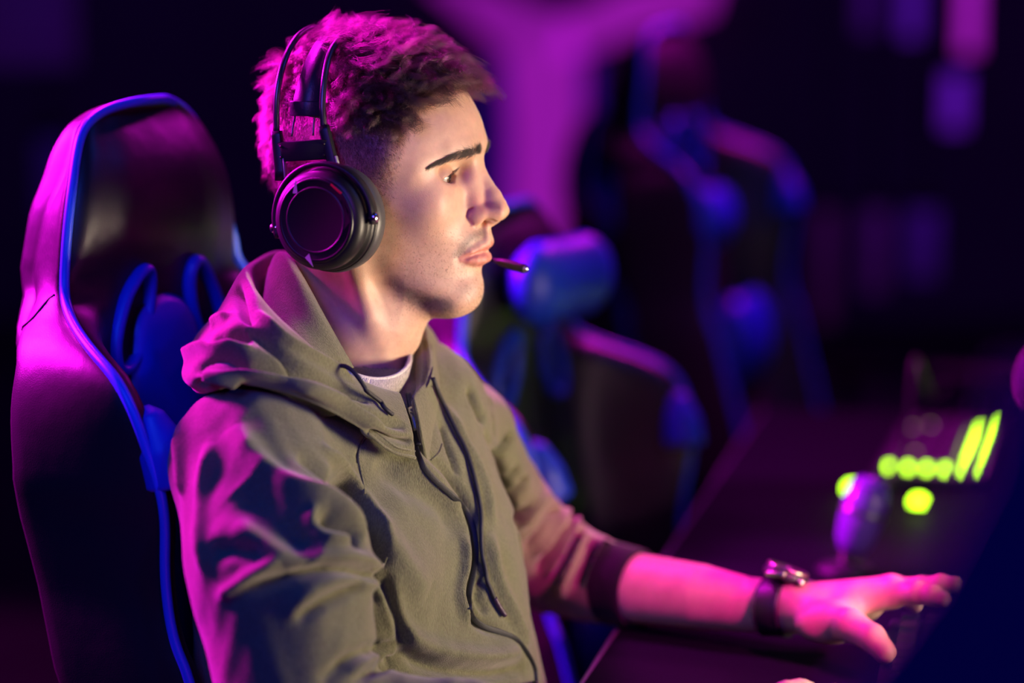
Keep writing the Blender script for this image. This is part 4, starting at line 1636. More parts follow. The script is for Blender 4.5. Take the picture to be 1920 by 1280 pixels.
# the case sits on the back of the wrist, tipped towards the hand
cu = norm(wu * .92 + ws * -.25 + wa * .30)
cc = wc + wu * .0262 + wa * .008
V_, F_ = lathe([(0.0, -.001), (.0175, -.001), (.0205, .001), (.0212, .004), (.0205, .0075), (.0185, .0095), (.0, .0095)], cc, cu, 40)
case = mesh_np('case', V_, F_, M_STRAP, watch)
V_, F_ = lathe([(.0185, .0088), (.0200, .0095), (.0192, .0118), (.0165, .0122), (.0160, .0105)], cc, cu, 48)
mesh_np('bezel', V_, F_, M_CASE, watch)
V_, F_ = lathe([(0, .0098), (.0162, .0098), (.0162, .0104), (0, .0104)], cc, cu, 40)
mesh_np('dial', V_, F_, pmat('watch_dial', (.02, .02, .04), rough=.1, coat=1), watch)
e1w = norm(np.cross(cu, ws)); e2w = np.cross(cu, e1w)
for k_, (da, hh_) in enumerate(((0, .0035), (.55, .0035), (-.55, .0035))):
    dr = norm(-e1w * math.cos(da) + e2w * math.sin(da))
    if dr @ wa < 0: dr = -dr
    V_, F_ = lathe([(0, .0195), (.0022, .0195), (.0034, .0215), (.0036, .0255), (.0030, .0268), (0, .0268)], cc + cu * hh_, dr, 16)
    mesh_np('crown' if k_ == 0 else 'button', V_, F_, M_CASE, watch)
for s in (-1, 1):
    V_, F_ = box_vf(cc + cu * .003 + e2w * 0 + wu * 0 + np.cross(wa, cu) * s * .0185, np.cross(wa, cu) * .006, wa * .0095, cu * .003, .0015)
    mesh_np('lug', V_, F_, M_CASE, watch)
# ------------------------------------------------------------------ headset
headset = empty('gaming_headset', HO)
tag(headset, 'large black over-ear headset with arched steel band on his head', 'headset')
M_HBLK = pmat('headset_black', (.009, .009, .011), rough=.42, spec=.4, bump=.00004, bscale=2500)
M_HMAT = pmat('headset_matt', (.010, .010, .012), rough=.7, spec=.25, bump=.00006, bscale=2500)
M_HGLO = pmat('headset_gloss', (.006, .006, .008), rough=.36)
M_CUSH = pmat('leatherette', (.055, .055, .058), rough=.42, bump=.00012, bscale=900)
M_ARCH = pmat('arch_steel', (.10, .09, .10), rough=.30, metal=.6)
M_STRP = pmat('band_strap', (.03, .022, .035), rough=.42, bump=.0002, bscale=700)
M_GREY = pmat('grey_print_highlight', (.42, .42, .42), rough=.5)
M_RED = pmat('red_print', (.65, .02, .03), rough=.4)
M_SCREW = pmat('screw', (.62, .55, .60), rough=.22, metal=1.0)


def loc(P): return to_head(np.asarray(P))


def mir_local(P):
    q = to_head(np.asarray(P, float).reshape(-1, 3)); q[:, 1] *= -1
    return from_head(q).reshape(np.shape(P))


CC = at(590, 413, 1.943)
CN = norm([-math.sin(R(25)), -math.cos(R(25)), 0.03])      # outwards
CE = norm(np.cross(CN, [0, 0, 1]))
if CE[0] < 0: CE = -CE                                          # towards the face
CZ = norm(np.cross(CE, CN)); CZ = CZ if CZ[2] > 0 else -CZ


def cup_mesh(name, prof, mat, parent, far, k=72):
    """prof: (radius mm, depth mm inwards)"""
    V_, F_ = lathe([(r / 1000, -h / 1000) for r, h in prof], CC, CN, k, CE)
    if far: V_ = mir_local(V_); F_ = [f[::-1] for f in F_]
    return mesh_np(name, V_, F_, mat, parent)


def cw(e, z, h=0.0):
    """point on the cup, mm"""
    return CC + CE * e / 1000 + CZ * z / 1000 - CN * h / 1000


def put(name, VF, mat, parent, far):
    V_, F_ = VF
    V_ = np.asarray(V_)
    if far: V_ = mir_local(V_); F_ = [tuple(f)[::-1] for f in F_]
    return mesh_np(name, V_, F_, mat, parent)


for far in (False, True):
    cup = cup_mesh('ear_cup', [(0, 2.0), (24.5, 2.0), (25.2, 0.6), (26.6, 0.4), (27.4, 1.6), (31.0, 2.0), (31.6, .8), (36.0, 2.2), (38.8, 4.2), (40.4, 8.0), (40.8, 14), (39.5, 17), (39.5, 19), (41.5, 20), (42.2, 23), (42.0, 27), (0, 28)], M_HBLK, headset, far)
    cup_mesh('face_disc', [(0, 1.2), (22.0, 1.2), (22.6, 1.9), (0, 2.4)], M_HMAT, cup, far)
    cup_mesh('trim_ring', [(31.8, 1.0), (33.2, 0.7), (34.6, 1.4), (33.0, 2.2)], M_HGLO, cup, far)
    cup_mesh('ear_cushion', [(30, 25), (40.5, 24.0), (43.4, 27), (44.3, 32), (43.6, 39), (40.5, 44), (35, 47), (29, 45), (27, 36), (30, 27)], M_CUSH, cup, far)
    cup_mesh('cushion_seam', [(42.4, 23.6), (43.2, 24.4), (43.0, 25.6), (42.0, 25.2)], M_HBLK, cup, far)
    if not far:
        # arrow prints and the red mark on the face
        def flat(name, pts, mat, lift=.0003, hh=2.0):
            P3 = [cw(e, z, hh) + CN * lift for e, z in pts]
            P4 = [p_ + CN * .0003 for p_ in P3]
            n_ = len(pts)
            F = [tuple(range(n_))[::-1], tuple(range(n_, 2 * n_))] + [(i, (i + 1) % n_, n_ + (i + 1) % n_, n_ + i) for i in range(n_)]
            mesh_np(name, P3 + P4, F, mat, cup, smooth=False)
        flat('grey_arrow', [(-20.5, 21), (-16.0, 21), (-17.8, 34)], M_GREY, .0022, 2.6)
        flat('grey_arrow', [(-9.0, -30.5), (-5.2, -27.0), (-1.3, -37.5)], M_GREY, .0022, 2.6)
        flat('red_mark', [(14.0, 28.8), (15.0, 30.2), (24.5, 23.2), (23.4, 21.8)], M_RED, .0022, 2.6)
    # yoke: half ring hugging the cup, crossbar and two posts
    yk = empty('yoke', HO, 0, headset)
    yk.location = (0, 0, 0)
    bpy.context.view_layer.update()
    arc = [cw(45.0 * math.sin(a), 45.0 * math.cos(a), 14 + 2 * abs(math.sin(a))) for a in np.linspace(-1.95, 1.62, 40)]
    V_, F_ = sweep(np.array(arc), rrect(.0040, .0105, .0012, 2), up=CN)
    put('yoke_ring', (V_, F_), M_HBLK, yk, far)
    for a, rr in ((1.50, 45.0), (-1.76, 45.5)):
        o_ = cw(rr * math.sin(a), rr * math.cos(a), 15)
        d_ = norm(CE * math.sin(a) + CZ * math.cos(a))
        put('pivot_screw', lathe([(0, -.004), (.0042, -.004), (.0044, .0025), (.0034, .0042), (0, .0046)], o_, d_, 20), M_SCREW, yk, far)
    # posts: (bottom, top) from the photograph
    a_p = 90.0
    LB, LT = from_head(hl(527, 338, a_p + 4) * V3(1, -1, 1)), from_head(hl(519, 246, a_p) * V3(1, -1, 1))
    RB, RT = from_head(hl(632, 338, a_p + 4) * V3(1, -1, 1)), from_head(hl(607, 236, a_p) * V3(1, -1, 1))
    out = norm(-HL)
    for B_, T_, wd in ((LB, LT, .0085), (RB, RT, .0085)):
        mid_ = (B_ + T_) / 2 + (T_ - B_) * .15
        V_, F_ = sweep(catmull([B_, mid_, T_], 8), rrect(wd, .0075, .0012, 2), up=out, scale=[1.05, 1.0, 1, 1, 1, 1, 1, .95])
        put('post', (V_, F_), M_HBLK, yk, far)
        V_, F_ = sweep(np.array([B_ + CE * .0046 + V3(0, 0, 0), (B_ * .55 + T_ * .45) + CE * .0046]), rrect(.0012, .0060, .0004, 2), up=out)
        put('post_highlight', (V_, F_), M_GREY, yk, far)  # grey strip paints a highlight along the post
    cl, cr2 = LB * .42 + LT * .58, RB * .42 + RT * .58
    V_, F_ = sweep(catmull([cl, (cl + cr2) / 2 + out * .003, cr2], 10), rrect(.0165, .0060, .0012, 2), up=out)
    put('crossbar', (V_, F_), M_HMAT, yk, far)
    for f1 in (.08, .92):
        for dz in (-.0045, .0045):
            o_ = cl * (1 - f1) + cr2 * f1 + V3(0, 0, dz) + out * .004
            put('rivet', lathe([(0, -.002), (.0010, -.002), (.0010, .0008), (0, .0011)], o_, out, 10), M_HBLK, yk, far)

# two steel arches over the head, ear to ear
fr = [hl(607, 238, 90), hl(604.5, 195, 89), hl(609, 142, 82), hl(619, 99, 66), hl(636, 74, 46), hl(650, 64, 22)]
re_ = [hl(518, 246, 90), hl(519, 183, 89), hl(527, 134, 82), hl(540, 97, 66), hl(557, 70, 46), hl(572, 58, 22)]


def over(pts):
    near_ = [V3(p[0], -p[1], p[2]) for p in pts]
    top_ = V3(pts[-1][0] + 1, 0, pts[-1][2] + 2.5)
    far_ = [V3(p[0], p[1], p[2]) for p in pts[::-1]]
    return from_head(np.array(near_ + [top_] + far_))


for pts in (fr, re_):
    tube('steel_arch', over(pts), .0027, M_ARCH, headset, n=110, k=12)
# suspension strap, broad and curved, hanging under the arches
st_l = [hl(546, 212, 84), hl(553, 178, 84), hl(564, 140, 79), hl(577, 104, 66), hl(592, 76, 47), hl(602, 64, 22)]
st_r = [hl(601, 213, 84), hl(603, 178, 84), hl(606, 140, 79), hl(612, 106, 66), hl(624, 82, 47), hl(634, 72, 22)]
SL_, SR_ = over([p - V3(0, 0, 2) for p in st_l]), over([p - V3(0, 0, 2) for p in st_r])
L_ = catmull(SL_, 90); Rr = catmull(SR_, 90)
M_ = (L_ + Rr) / 2
Wd = np.linalg.norm(L_ - Rr, axis=1)
cen = from_head([-38, 0, 60])
upv = M_ - cen; upv /= np.linalg.norm(upv, axis=1)[:, None]
V_, F_ = sweep(M_, rrect(1.0, .0035, .0010, 2) * [[1, 1]], up=upv, scale=np.stack([Wd, np.ones(len(Wd))], 1))
strap = mesh_np('suspension_strap', V_, F_, M_STRP, headset)
for far in (False, True):
    V_, F_ = sweep(np.array([from_head(hl(546, 203, 85.5) * V3(1, -1, 1)), from_head(hl(602, 204, 85.5) * V3(1, -1, 1))]), rrect(.0125, .0058, .001, 2), up=norm(-HL))
    put('strap_clip', (V_, F_), M_STRP, strap, far)
    for (x0, y0, x1, y1) in ((554, 214, 547, 256), (591, 214, 587, 254)):
        P_ = np.array([from_head(hl(x0, y0, 84) * V3(1, -1, 1)), from_head(hl((x0 + x1) / 2 - 1, (y0 + y1) / 2, 85) * V3(1, -1, 1)), from_head(hl(x1, y1, 87) * V3(1, -1, 1))])
        put('steel_wire', sweep(catmull(P_, 8), circ(.0009, 8)), M_ARCH, headset, far)
# microphone boom from the far cup
fc = mir_local(cw(20, -30, 12))
boom = [fc, at(790, 462, 2.155), at(860, 472, 2.135), at(918, 485, 2.115), at(935, 491, 2.108)]
tube('mic_boom', boom, .0017, M_HMAT, headset, n=30, k=10)
mt = tube('microphone', [at(928, 489, 2.110), at(940, 492, 2.106), at(962, 498, 2.100), at(980, 503, 2.095), at(984, 504, 2.094)], .0042, M_HBLK, headset, n=16, k=14, scale=[.35, .8, 1.0, 1.0, .9])
tube('microphone_tip', [at(982, 503, 2.0945), at(987, 504, 2.093), at(990, 504.6, 2.0925)], .0031, pmat('mic_tip', (.5, .5, .5), rough=.25, metal=1.0), headset, n=6, k=14, scale=[1, 1, .6])
# ------------------------------------------------------------------ racing style gaming chair (local frame: x forward, y left, z up)
CHYAW = R(-26)
_cm = at(285, 300, 2.13)
CORG = np.array([_cm[0], _cm[1], 0.0])
CXD = np.array([math.cos(CHYAW), math.sin(CHYAW), 0]); CYD = np.array([-math.sin(CHYAW), math.cos(CHYAW), 0])


def chl(px, py, yl):
    """local (x, z) of the pixel on the chair's plane y = yl"""
    r = CF + (px - 960.0) / FPX * CR - (py - 640.0) / FPX * CU
    t = (yl - (CPOS - CORG) @ CYD) / (r @ CYD)
    P = CPOS + r * t
    return (P - CORG) @ CXD, P[2]


def chx(px, py, xl):
    """local (y, z) of the pixel on the chair's plane x = xl"""
    r = CF + (px - 960.0) / FPX * CR - (py - 640.0) / FPX * CU
    t = (xl - (CPOS - CORG) @ CXD) / (r @ CXD)
    P = CPOS + r * t
    return (P - CORG) @ CYD, P[2]


def leather(name, col, rough):
    m = pmat(name, col, rough=rough, spec=.5)
    nt = m.node_tree; b = nt.nodes['Principled BSDF']
    tc = [n for n in nt.nodes if n.type == 'TEX_COORD'][0]
    v = nt.nodes.new('ShaderNodeTexVoronoi'); v.inputs['Scale'].default_value = 520; v.feature = 'DISTANCE_TO_EDGE'
    n = nt.nodes.new('ShaderNodeTexNoise'); n.inputs['Scale'].default_value = 14; n.inputs['Detail'].default_value = 3
    nt.links.new(tc.outputs['Object'], v.inputs['Vector']); nt.links.new(tc.outputs['Object'], n.inputs['Vector'])
    ad = nt.nodes.new('ShaderNodeMath'); ad.operation = 'MULTIPLY_ADD'; ad.inputs[1].default_value = 14
    nt.links.new(n.outputs['Fac'], ad.inputs[0]); nt.links.new(v.outputs['Distance'], ad.inputs[2])
    bp = nt.nodes.new('ShaderNodeBump'); bp.inputs['Distance'].default_value = .00012; bp.inputs['Strength'].default_value = 1
    nt.links.new(ad.outputs[0], bp.inputs['Height']); nt.links.new(bp.outputs[0], b.inputs['Normal'])
    return m


M_LEA = leather('black_leather', (.016, .014, .018), .40)
M_BLU = leather('blue_leather', (.010, .055, .62), .42)
M_PIPE = pmat('blue_piping', (.03, .12, .85), rough=.38)
M_PLAS = pmat('black_plastic', (.012, .012, .014), rough=.5)
M_CHROME = pmat('chair_metal', (.3, .3, .32), rough=.3, metal=1)

_pip = [(349, 1276, .215), (334, 1239, .215), (319, 1194, .215), (309, 1137, .215), (303, 1062, .22), (304, 987, .226), (296, 924, .235), (269, 841, .245), (244, 772, .25), (212, 710, .246), (169, 660, .228), (134, 610, .196), (116, 560, .166), (116, 510, .160), (122, 422, .152), (131, 347, .140), (141, 272, .121), (156, 232, .103), (194, 205, .072), (250, 190, .034)]
PIP = []
for px, py, hw in _pip:
    hw *= .82
    x, z = chl(px, py, -hw); PIP.append((x, hw, z))
PIP = [(PIP[0][0] + .10, .165, .50), (PIP[0][0] + .055, .17, .60)] + PIP
PIP.append((PIP[-1][0] + .002, 0.0, PIP[-1][2] + .0005))
PIP = np.array(PIP)
pc_ = catmull(PIP, 300); pc_[:, 1] = np.maximum(pc_[:, 1], 0)
_rear = [(134, 258), (112, 310), (81, 410), (56, 522), (37, 610), (22, 691), (16, 785), (25, 879), (37, 960), (50, 1010), (75, 1126), (105, 1268)]
RZ = []
for px, py in _rear:
    x0, z0 = chl(px, py, -.14)
    hw = np.interp(z0, pc_[:, 2], pc_[:, 1])
    x, z = chl(px, py, -(hw * np.interp(z0, [.95, 1.08], [1.0, .82]) + .002)); RZ.append((z, x))
RZ = np.array(RZ)[::-1]
ztop = PIP[-1, 2]


def chair_ring(z, s):
    """half section, 14 points from the front centre round to the rear centre"""
    hw = max(np.interp(z, pc_[:, 2], pc_[:, 1]), .0)
    xp = np.interp(z, pc_[:, 2], pc_[:, 0])
    xr = np.interp(z, RZ[:, 0], RZ[:, 1])
    if z < RZ[0, 0]: xr = RZ[0, 1] + (RZ[0, 0] - z) * .55
    topk = np.clip((ztop - z) / .055, 0, 1)
    thin = np.clip((z - RZ[-1, 0] + .06) / .06, 0, 1)
    xr = min(xr, xp - .014) * (1 - thin) + (xp - .016) * thin
    crear = np.interp(z, [.5, .9, 1.1, 1.2], [.014, .02, .04, .05]) * math.sin(topk * math.pi / 2)
    dep = xp - np.interp(z, [.5, .6, .7, .85, .9, .95, 1.0, 1.05, 1.09, 1.11, 1.14, 1.2, 1.25], [.18, .14, .095, .045, .035, .022, .014, .012, .012, .015, .026, .030, .030])
    dep = dep * math.sin(np.clip((ztop - z) / .10, 0, 1) * math.pi / 2)
    xc = xp - dep
    hr = np.clip((z - 1.085) / .03, 0, 1)        # headrest: one full cushion; below: hollow between two wings
    w1, w2, w3 = .12 * (1 - hr) + .13 * hr, .55 * (1 - hr) + .33 * hr, .98 * (1 - hr) + .56 * hr
    rf = np.interp(z, [.95, 1.08], [1.0, .82])
    pts = [(xc, 0), (xc + (xp - xc) * .05 * hr, hw * .34), (xc + (xp - xc) * w1, hw * .56), (xc + (xp - xc) * w2, hw * .74), (xc + (xp + .002 - xc) * w3, hw * .90), (xp + .003 * (1 - hr) - (xp - xc) * .22 * hr, hw * .97), (xp - .004, hw * 1.005),
           (xp + (xr - xp) * .30, hw * (1 - .25 * (1 - rf)) + .006 * s * (1 - hr)), (xp + (xr - xp) * .65, hw * (1 - .6 * (1 - rf)) + .006 * s * (1 - hr)), (xr + .004, hw * (rf + .02)), (xr - .001, hw * (rf - .05)), (xr - crear * .6, hw * .70), (xr - crear * .95, hw * .35), (xr - crear, 0)]
    return pts


zs = np.concatenate([np.linspace(.52, ztop - .05, 60), ztop - .05 * (1 - np.sin(np.linspace(0, 1, 16)[1:] * math.pi / 2))])
zs[-1] = ztop - .0002
rings = []
for z in zs:
    s = np.clip((ztop - z) / .05, 0, 1)
    half = np.array(chair_ring(z, s))
    h = catmull(np.column_stack([half, np.full(len(half), z)]), 40)
    m = h[1:-1][::-1] * [1, -1, 1]
    rings.append(np.concatenate([h, m]))
NRG = len(rings[0])
RV = np.concatenate(rings)
RF = [(i * NRG + j, (i + 1) * NRG + j, (i + 1) * NRG + (j + 1) % NRG, i * NRG + (j + 1) % NRG) for i in range(len(rings) - 1) for j in range(NRG)]
RF += [tuple(range(NRG)), tuple((len(rings) - 1) * NRG + j for j in range(NRG))[::-1]]


def xfront(y, z):
    half = np.array(chair_ring(z, 1))[:6]
    return np.interp(abs(y), half[:, 1], half[:, 0])


def make_chair():
    ch = empty('gaming_chair', (0, 0, 0))
    back = mesh_np('backrest', RV, RF, M_LEA, ch, local=True)
    # piping round the whole front edge
    n_ = pc_[(pc_[:, 2] > .52)]
    right = n_ * [1, -1, 1]; left = n_[::-1]
    loop = np.concatenate([right, left[1:]])
    d = np.concatenate([[0], np.cumsum(np.linalg.norm(np.diff(loop, axis=0), axis=1))])
    tt = np.linspace(0, d[-1], 260)
    loop = np.stack([np.interp(tt, d, loop[:, k]) for k in range(3)], 1)
    for _ in range(4): loop[1:-1] = .25 * loop[:-2] + .5 * loop[1:-1] + .25 * loop[2:]
    loop[:, 0] += .003 - .007 * np.clip((loop[:, 2] - 1.12) / .04, 0, 1) * np.clip((loop[:, 1] + .02) / .06, 0, 1)
    V_, F_ = sweep(loop, circ(.0045, 10), up=(1, 0, 0.01))
    mesh_np('piping', V_, F_, M_PIPE, ch, local=True)
    for sg in (-1, 1):
        # seam across the side, below the headrest
        za, zb = chl(116, 566, -.17)[1], chl(44, 640, -.2)[1]
        sl = []
        for u in np.linspace(0, 1, 24):
            z = za + (zb - za) * u ** 1.3
            half = catmull(np.column_stack([np.array(chair_ring(z, 1)), np.full(14, z)]), 200)
            xp = np.interp(z, pc_[:, 2], pc_[:, 0]); xr = np.interp(z, RZ[:, 0], RZ[:, 1])
            xt = xp - .006 + (xr + .004 - xp) * u
            side = half[(half[:, 1] > np.interp(z, pc_[:, 2], pc_[:, 1]) * .80) & (np.arange(200) > 80)]
            yy = np.interp(-xt, -side[:, 0], side[:, 1])
            sl.append((xt, sg * (yy + .0003), z))
        V_, F_ = sweep(np.array(sl), circ(.0016, 6), up=(0, sg, 0))
        mesh_np('seam', V_, F_, M_PLAS, back, local=True)
        # wing insert in blue beside the piping
        k = pc_[(pc_[:, 2] > chl(296, 932, -.23)[1]) & (pc_[:, 2] < chl(250, 785, -.25)[1])]
        k = k[::max(1, len(k) // 30)]
        path = np.column_stack([k[:, 0] + .002, sg * (k[:, 1] - .020), k[:, 2]])
        sc = np.interp(np.linspace(0, 1, len(k)), [0, .03, .4, .85, 1], [.9, 1, .92, .5, .12])
        V_, F_ = sweep(path, circ(.024, 20, .024), up=(1, 0, 0), scale=sc)
        mesh_np('wing_insert', V_, F_, M_BLU, ch, local=True)
        # harness hole: dark recess in a raised blue rim
        yc = .040 * sg
        zt_, zb_ = chx(250, 508, xfront(.05, 1.12))[1], chx(240, 690, .012)[1]
        hz = (zt_ - zb_) / 2; zc = (zt_ + zb_) / 2
        rim = []
        for a in np.linspace(0, 2 * math.pi, 48, endpoint=False):
            wy = .025 * math.cos(a) * (1 - .15 * math.sin(a))
            z = zc + hz * math.sin(a); y = yc + wy * .85 + sg * (zt_ - z) * .38
            rim.append((xfront(0, z) + .003, y, z))
        rim = np.array(rim)
        V_, F_ = sweep(rim, circ(.0055, 10, .0075), up=(1, 0, 0), closed=True)
        mesh_np('harness_rim', V_, F_, M_BLU, ch, local=True)
        c0 = rim.mean(0) - [.004, 0, 0]
        V_ = [c0] + [tuple(c0 + (p_ - c0) * [0, .86, .88] + [0.0015, 0, 0]) for p_ in rim]
        F_ = [(0, i + 1, (i + 1) % 48 + 1) for i in range(48)]
        mesh_np('harness_hole', V_, F_, M_PLAS, ch, local=True)
    # blue centre pad standing proud of the backrest
    ztp = chx(262, 560, xfront(0, 1.05) + .01)[1]
    zbt = .62
    outl = []
    for a in np.linspace(0, math.pi, 25):
        outl.append((.046 * math.cos(a), ztp - .035 + .035 * math.sin(a)))
    for u in np.linspace(0, 1, 26)[1:]:
        outl.append((-.046 - .03 * math.sin(u * math.pi), ztp - .035 - (ztp - .035 - zbt) * u))
    for u in np.linspace(1, 0, 26)[:-1]:
        outl.append((.046 + .03 * math.sin(u * math.pi), ztp - .035 - (ztp - .035 - zbt) * u))
    outl = np.array(outl) + [-.010, 0]
    cyz = np.array([0, (ztp + zbt) / 2])
    def layer(k, lift):
        r_ = []
        for y, z in outl:
            sh = np.array([y, z])
            if k < 1:
                yy = y * k; zz = z - (z - cyz[1]) * (1 - k) * .55
            else: yy, zz = y, z
            r_.append((xfront(0, zz) + lift * (1), yy, zz))
        return np.array(r_)
    Ls = [layer(1, -.01), layer(1, .004)]
    Lf = [layer(1, .000), layer(.99, .005), layer(.93, .010), layer(.80, .014), layer(.6, .017), layer(.35, .019), layer(.08, .020)]
    for nm, LL, mt_ in (('pad_side', Ls, M_LEA), ('centre_pad', Lf, M_BLU)):
        n_ = len(outl); V_ = np.concatenate(LL)
        F_ = [(i * n_ + j, i * n_ + (j + 1) % n_, (i + 1) * n_ + (j + 1) % n_, (i + 1) * n_ + j) for i in range(len(LL) - 1) for j in range(n_)]
        if nm == 'centre_pad': F_.append(tuple((len(LL) - 1) * n_ + j for j in range(n_)))
        mesh_np(nm, V_, F_, mt_, ch, local=True)
    for zz in (ztp - .125, ztp - .25):
        cr_ = [(xfront(0, zz) + np.interp(abs(y), [0, .04, .07, .09], [.0205, .017, .011, .001]), y, zz) for y in np.linspace(-.052, .052, 15)]
        V_, F_ = sweep(np.array(cr_), circ(.0016, 6), up=(1, 0, 0))
        mesh_np('pad_seam', V_, F_, M_BLU, ch, local=True)
    # seat, bolsters, arm rests, lift, star base
    sx = PIP[0, 0] + .20
    V_, F_ = box_vf((sx, 0, .475), (.255, 0, 0), (0, .205, 0), (0, 0, .05), .035)
    mesh_np('seat', V_, F_, M_LEA, ch, local=True)
    for sg in (-1, 1):
        V_, F_ = box_vf((sx + .01, sg * .225, .500), (.245, 0, 0), (0, .042, 0), (0, 0, .062), .036)
        mesh_np('seat_bolster', V_, F_, M_LEA, ch, local=True)
        mb = MB()
        mb.add(*box_vf((sx - .02, sg * .30, .56), (.02, 0, 0), (0, .012, 0), (0, 0, .12), .006))
        mb.add(*box_vf((sx - .02, sg * .26, .43), (.025, 0, 0), (0, .05, 0), (0, 0, .012), .006))
        mb.build('armrest_post', M_PLAS, ch, local=True)
        V_, F_ = box_vf((sx, sg * .30, .685), (.12, 0, 0), (0, .042, 0), (0, 0, .014), .012)
        mesh_np('armrest', V_, F_, M_PLAS, ch, local=True)
    V_, F_ = box_vf((sx - .02, 0, .405), (.14, 0, 0), (0, .10, 0), (0, 0, .022), .01)
    mesh_np('tilt_mechanism', V_, F_, M_PLAS, ch, local=True)
    V_, F_ = lathe([(.025, .10), (.025, .25), (.018, .25), (.018, .385), (.02, .39)], np.array([sx - .02, 0, 0]), (0, 0, 1), 20)
    mesh_np('gas_lift', V_, F_, M_CHROME, ch, local=True)
    for k in range(5):
        a = 2 * math.pi * k / 5 + .3
        dv = np.array([math.cos(a), math.sin(a), 0]); c0 = np.array([sx - .02, 0, 0])
        V_, F_ = sweep(np.array([c0 + [0, 0, .12], c0 + dv * .16 + [0, 0, .105], c0 + dv * .31 + [0, 0, .075]]), rrect(.05, .03, .01, 2), scale=[1.1, 1, .7])
        leg = mesh_np('base_leg', V_, F_, M_PLAS, ch, local=True)
        sd = np.array([-dv[1], dv[0], 0])
        for s2 in (-1, 1):
            V_, F_ = lathe([(0, -.009), (.024, -.009), (.029, -.004), (.029, .004), (.024, .009), (0, .009)], c0 + dv * .31 + sd * .016 * s2 + np.array([0, 0, .029]), sd, 20)
            mesh_np('wheel', V_, F_, M_PLAS, leg, local=True)
    return ch


def kids(o):
    return list(o.children)


def copy_tree(o, parent=None):
    c = o.copy(); COL.objects.link(c); c.parent = parent
    c.matrix_parent_inverse = Matrix()
    for k in kids(o):
        copy_tree(k, c)
    return c


GC = 'blue and black gaming chairs in the hall'
chair = make_chair()
bpy.context.view_layer.update()


def place(c, org, yaw, z=0):
    c.location = (org[0], org[1], z); c.rotation_euler = (0, 0, yaw)


bgs = []
# (pixel of the headrest centre top, depth, yaw, lift change, pillow)
for (px, py, d, yaw, lift, lab) in ((975, 395, 2.75, -28, -.13, 'empty blue and black gaming chair nearest behind his left arm'),
                              (1268, 45, 3.75, -26, .06, 'tall empty gaming chair with a magenta-lit top, right of the magenta light'),
                              (1150, 330, 5.2, -30, -.04, 'small far gaming chair between the first two empty chairs and the magenta light')):
    c = copy_tree(chair)
    W_ = at(px, py, d)
    ya = R(yaw)
    lx = PIP[-1, 0]
    place(c, (W_[0] - math.cos(ya) * lx, W_[1] - math.sin(ya) * lx), ya, 0)
    zz = W_[2] - ztop
    # seat height set by the lift: everything but the base moves
    for k in kids(c):
        if not k.name.startswith(('base_leg', 'gas_lift')):
            k.location.z = max(min(zz, .06), -.14)
    if d < 5:
        for k in kids(c):
            if k.name.startswith(('centre_pad', 'pad_seam')): bpy.data.objects.remove(k)
        for pz, hwp, hh_, nm in ((ztop - (.085 if d < 3.2 else .30), .100, .048, 'neck_pillow'), (ztop - .49, .085, .070, 'lumbar_pillow')):
            yo = .05 if nm == 'lumbar_pillow' else 0
            pl = np.array([(xfront(0, pz) + .03, y + yo, pz) for y in np.linspace(-hwp, hwp, 15)])
            sc = np.interp(np.linspace(-1, 1, 15), [-1, -.9, -.6, 0, .6, .9, 1], [.3, .75, 1, .95, 1, .75, .3])
            V_, F_ = sweep(pl, circ(.030, 20, hh_), up=(0, 0, 1), scale=sc)
            nd = mesh_np(nm, V_, F_, M_BLU, c, local=True)
            nd.location.z = max(min(zz, .06), -.14)
    tag(c, lab, 'chair', GC)
place(chair, CORG, CHYAW)
tag(chair, 'black gaming chair with blue piping that the young man sits in', 'chair', GC)
# ------------------------------------------------------------------ room
M_WALL = pmat('dark_wall', (.06, .03, .09), rough=.8, bump=.002, bscale=8, vary=.3, vscale=1.5)
M_FLOOR = pmat('dark_floor', (.030, .015, .035), rough=.32, bump=.0008, bscale=30, vary=.3, vscale=3)
M_CEIL = pmat('dark_ceiling', (.02, .015, .025), rough=.9)


def struct(name, c, hx, hy, hz, mat):
    V_, F_ = box_vf(c, (hx, 0, 0), (0, hy, 0), (0, 0, hz))
    o = mesh_np(name, V_, F_, mat, None, smooth=False)
    o['kind'] = 'structure'
    return o


struct('floor', (.5, 3.2, -.05), 4.6, 6.4, .05, M_FLOOR)
struct('ceiling', (.5, 3.2, 3.05), 4.6, 6.4, .05, M_CEIL)
struct('wall_back', (.5, 9.5, 1.5), 4.5, .05, 1.5, M_WALL)
struct('wall_left', (-4.0, 3.2, 1.5), .05, 6.3, 1.5, M_WALL)
struct('wall_right', (5.0, 3.2, 1.5), .05, 6.3, 1.5, M_WALL)
struct('wall_front', (.5, -3.0, 1.5), 4.5, .05, 1.5, M_WALL)
for nm, c, hx, hy in (('baseboard_back', (.5, 9.44, .05), 4.45, .012), ('baseboard_left', (-3.94, 3.2, .05), .012, 6.2), ('baseboard_right', (4.94, 3.2, .05), .012, 6.2)):
    struct(nm, c, hx, hy, .05, M_CEIL)


def glow(name, col, strength):
    m = bpy.data.materials.new(name)
    m.use_nodes = True
    nt = m.node_tree
    b = nt.nodes['Principled BSDF']
    b.inputs['Base Color'].default_value = (*[min(c, .8) for c in col], 1)
    b.inputs['Emission Color'].default_value = (*col, 1)
    b.inputs['Emission Strength'].default_value = strength
    return m


# Y-shaped magenta light sculpture on the back wall
def poly_prism(pts3, nrm, th):
    n = len(pts3); P = np.array(pts3); nrm = norm(nrm)
    V_ = np.concatenate([P, P + nrm * th])
    F_ = [tuple(range(n)), tuple(range(n, 2 * n))[::-1]] + [(i, n + i, n + (i + 1) % n, (i + 1) % n) for i in range(n)]
    return V_, F_


WY_ = 9.30


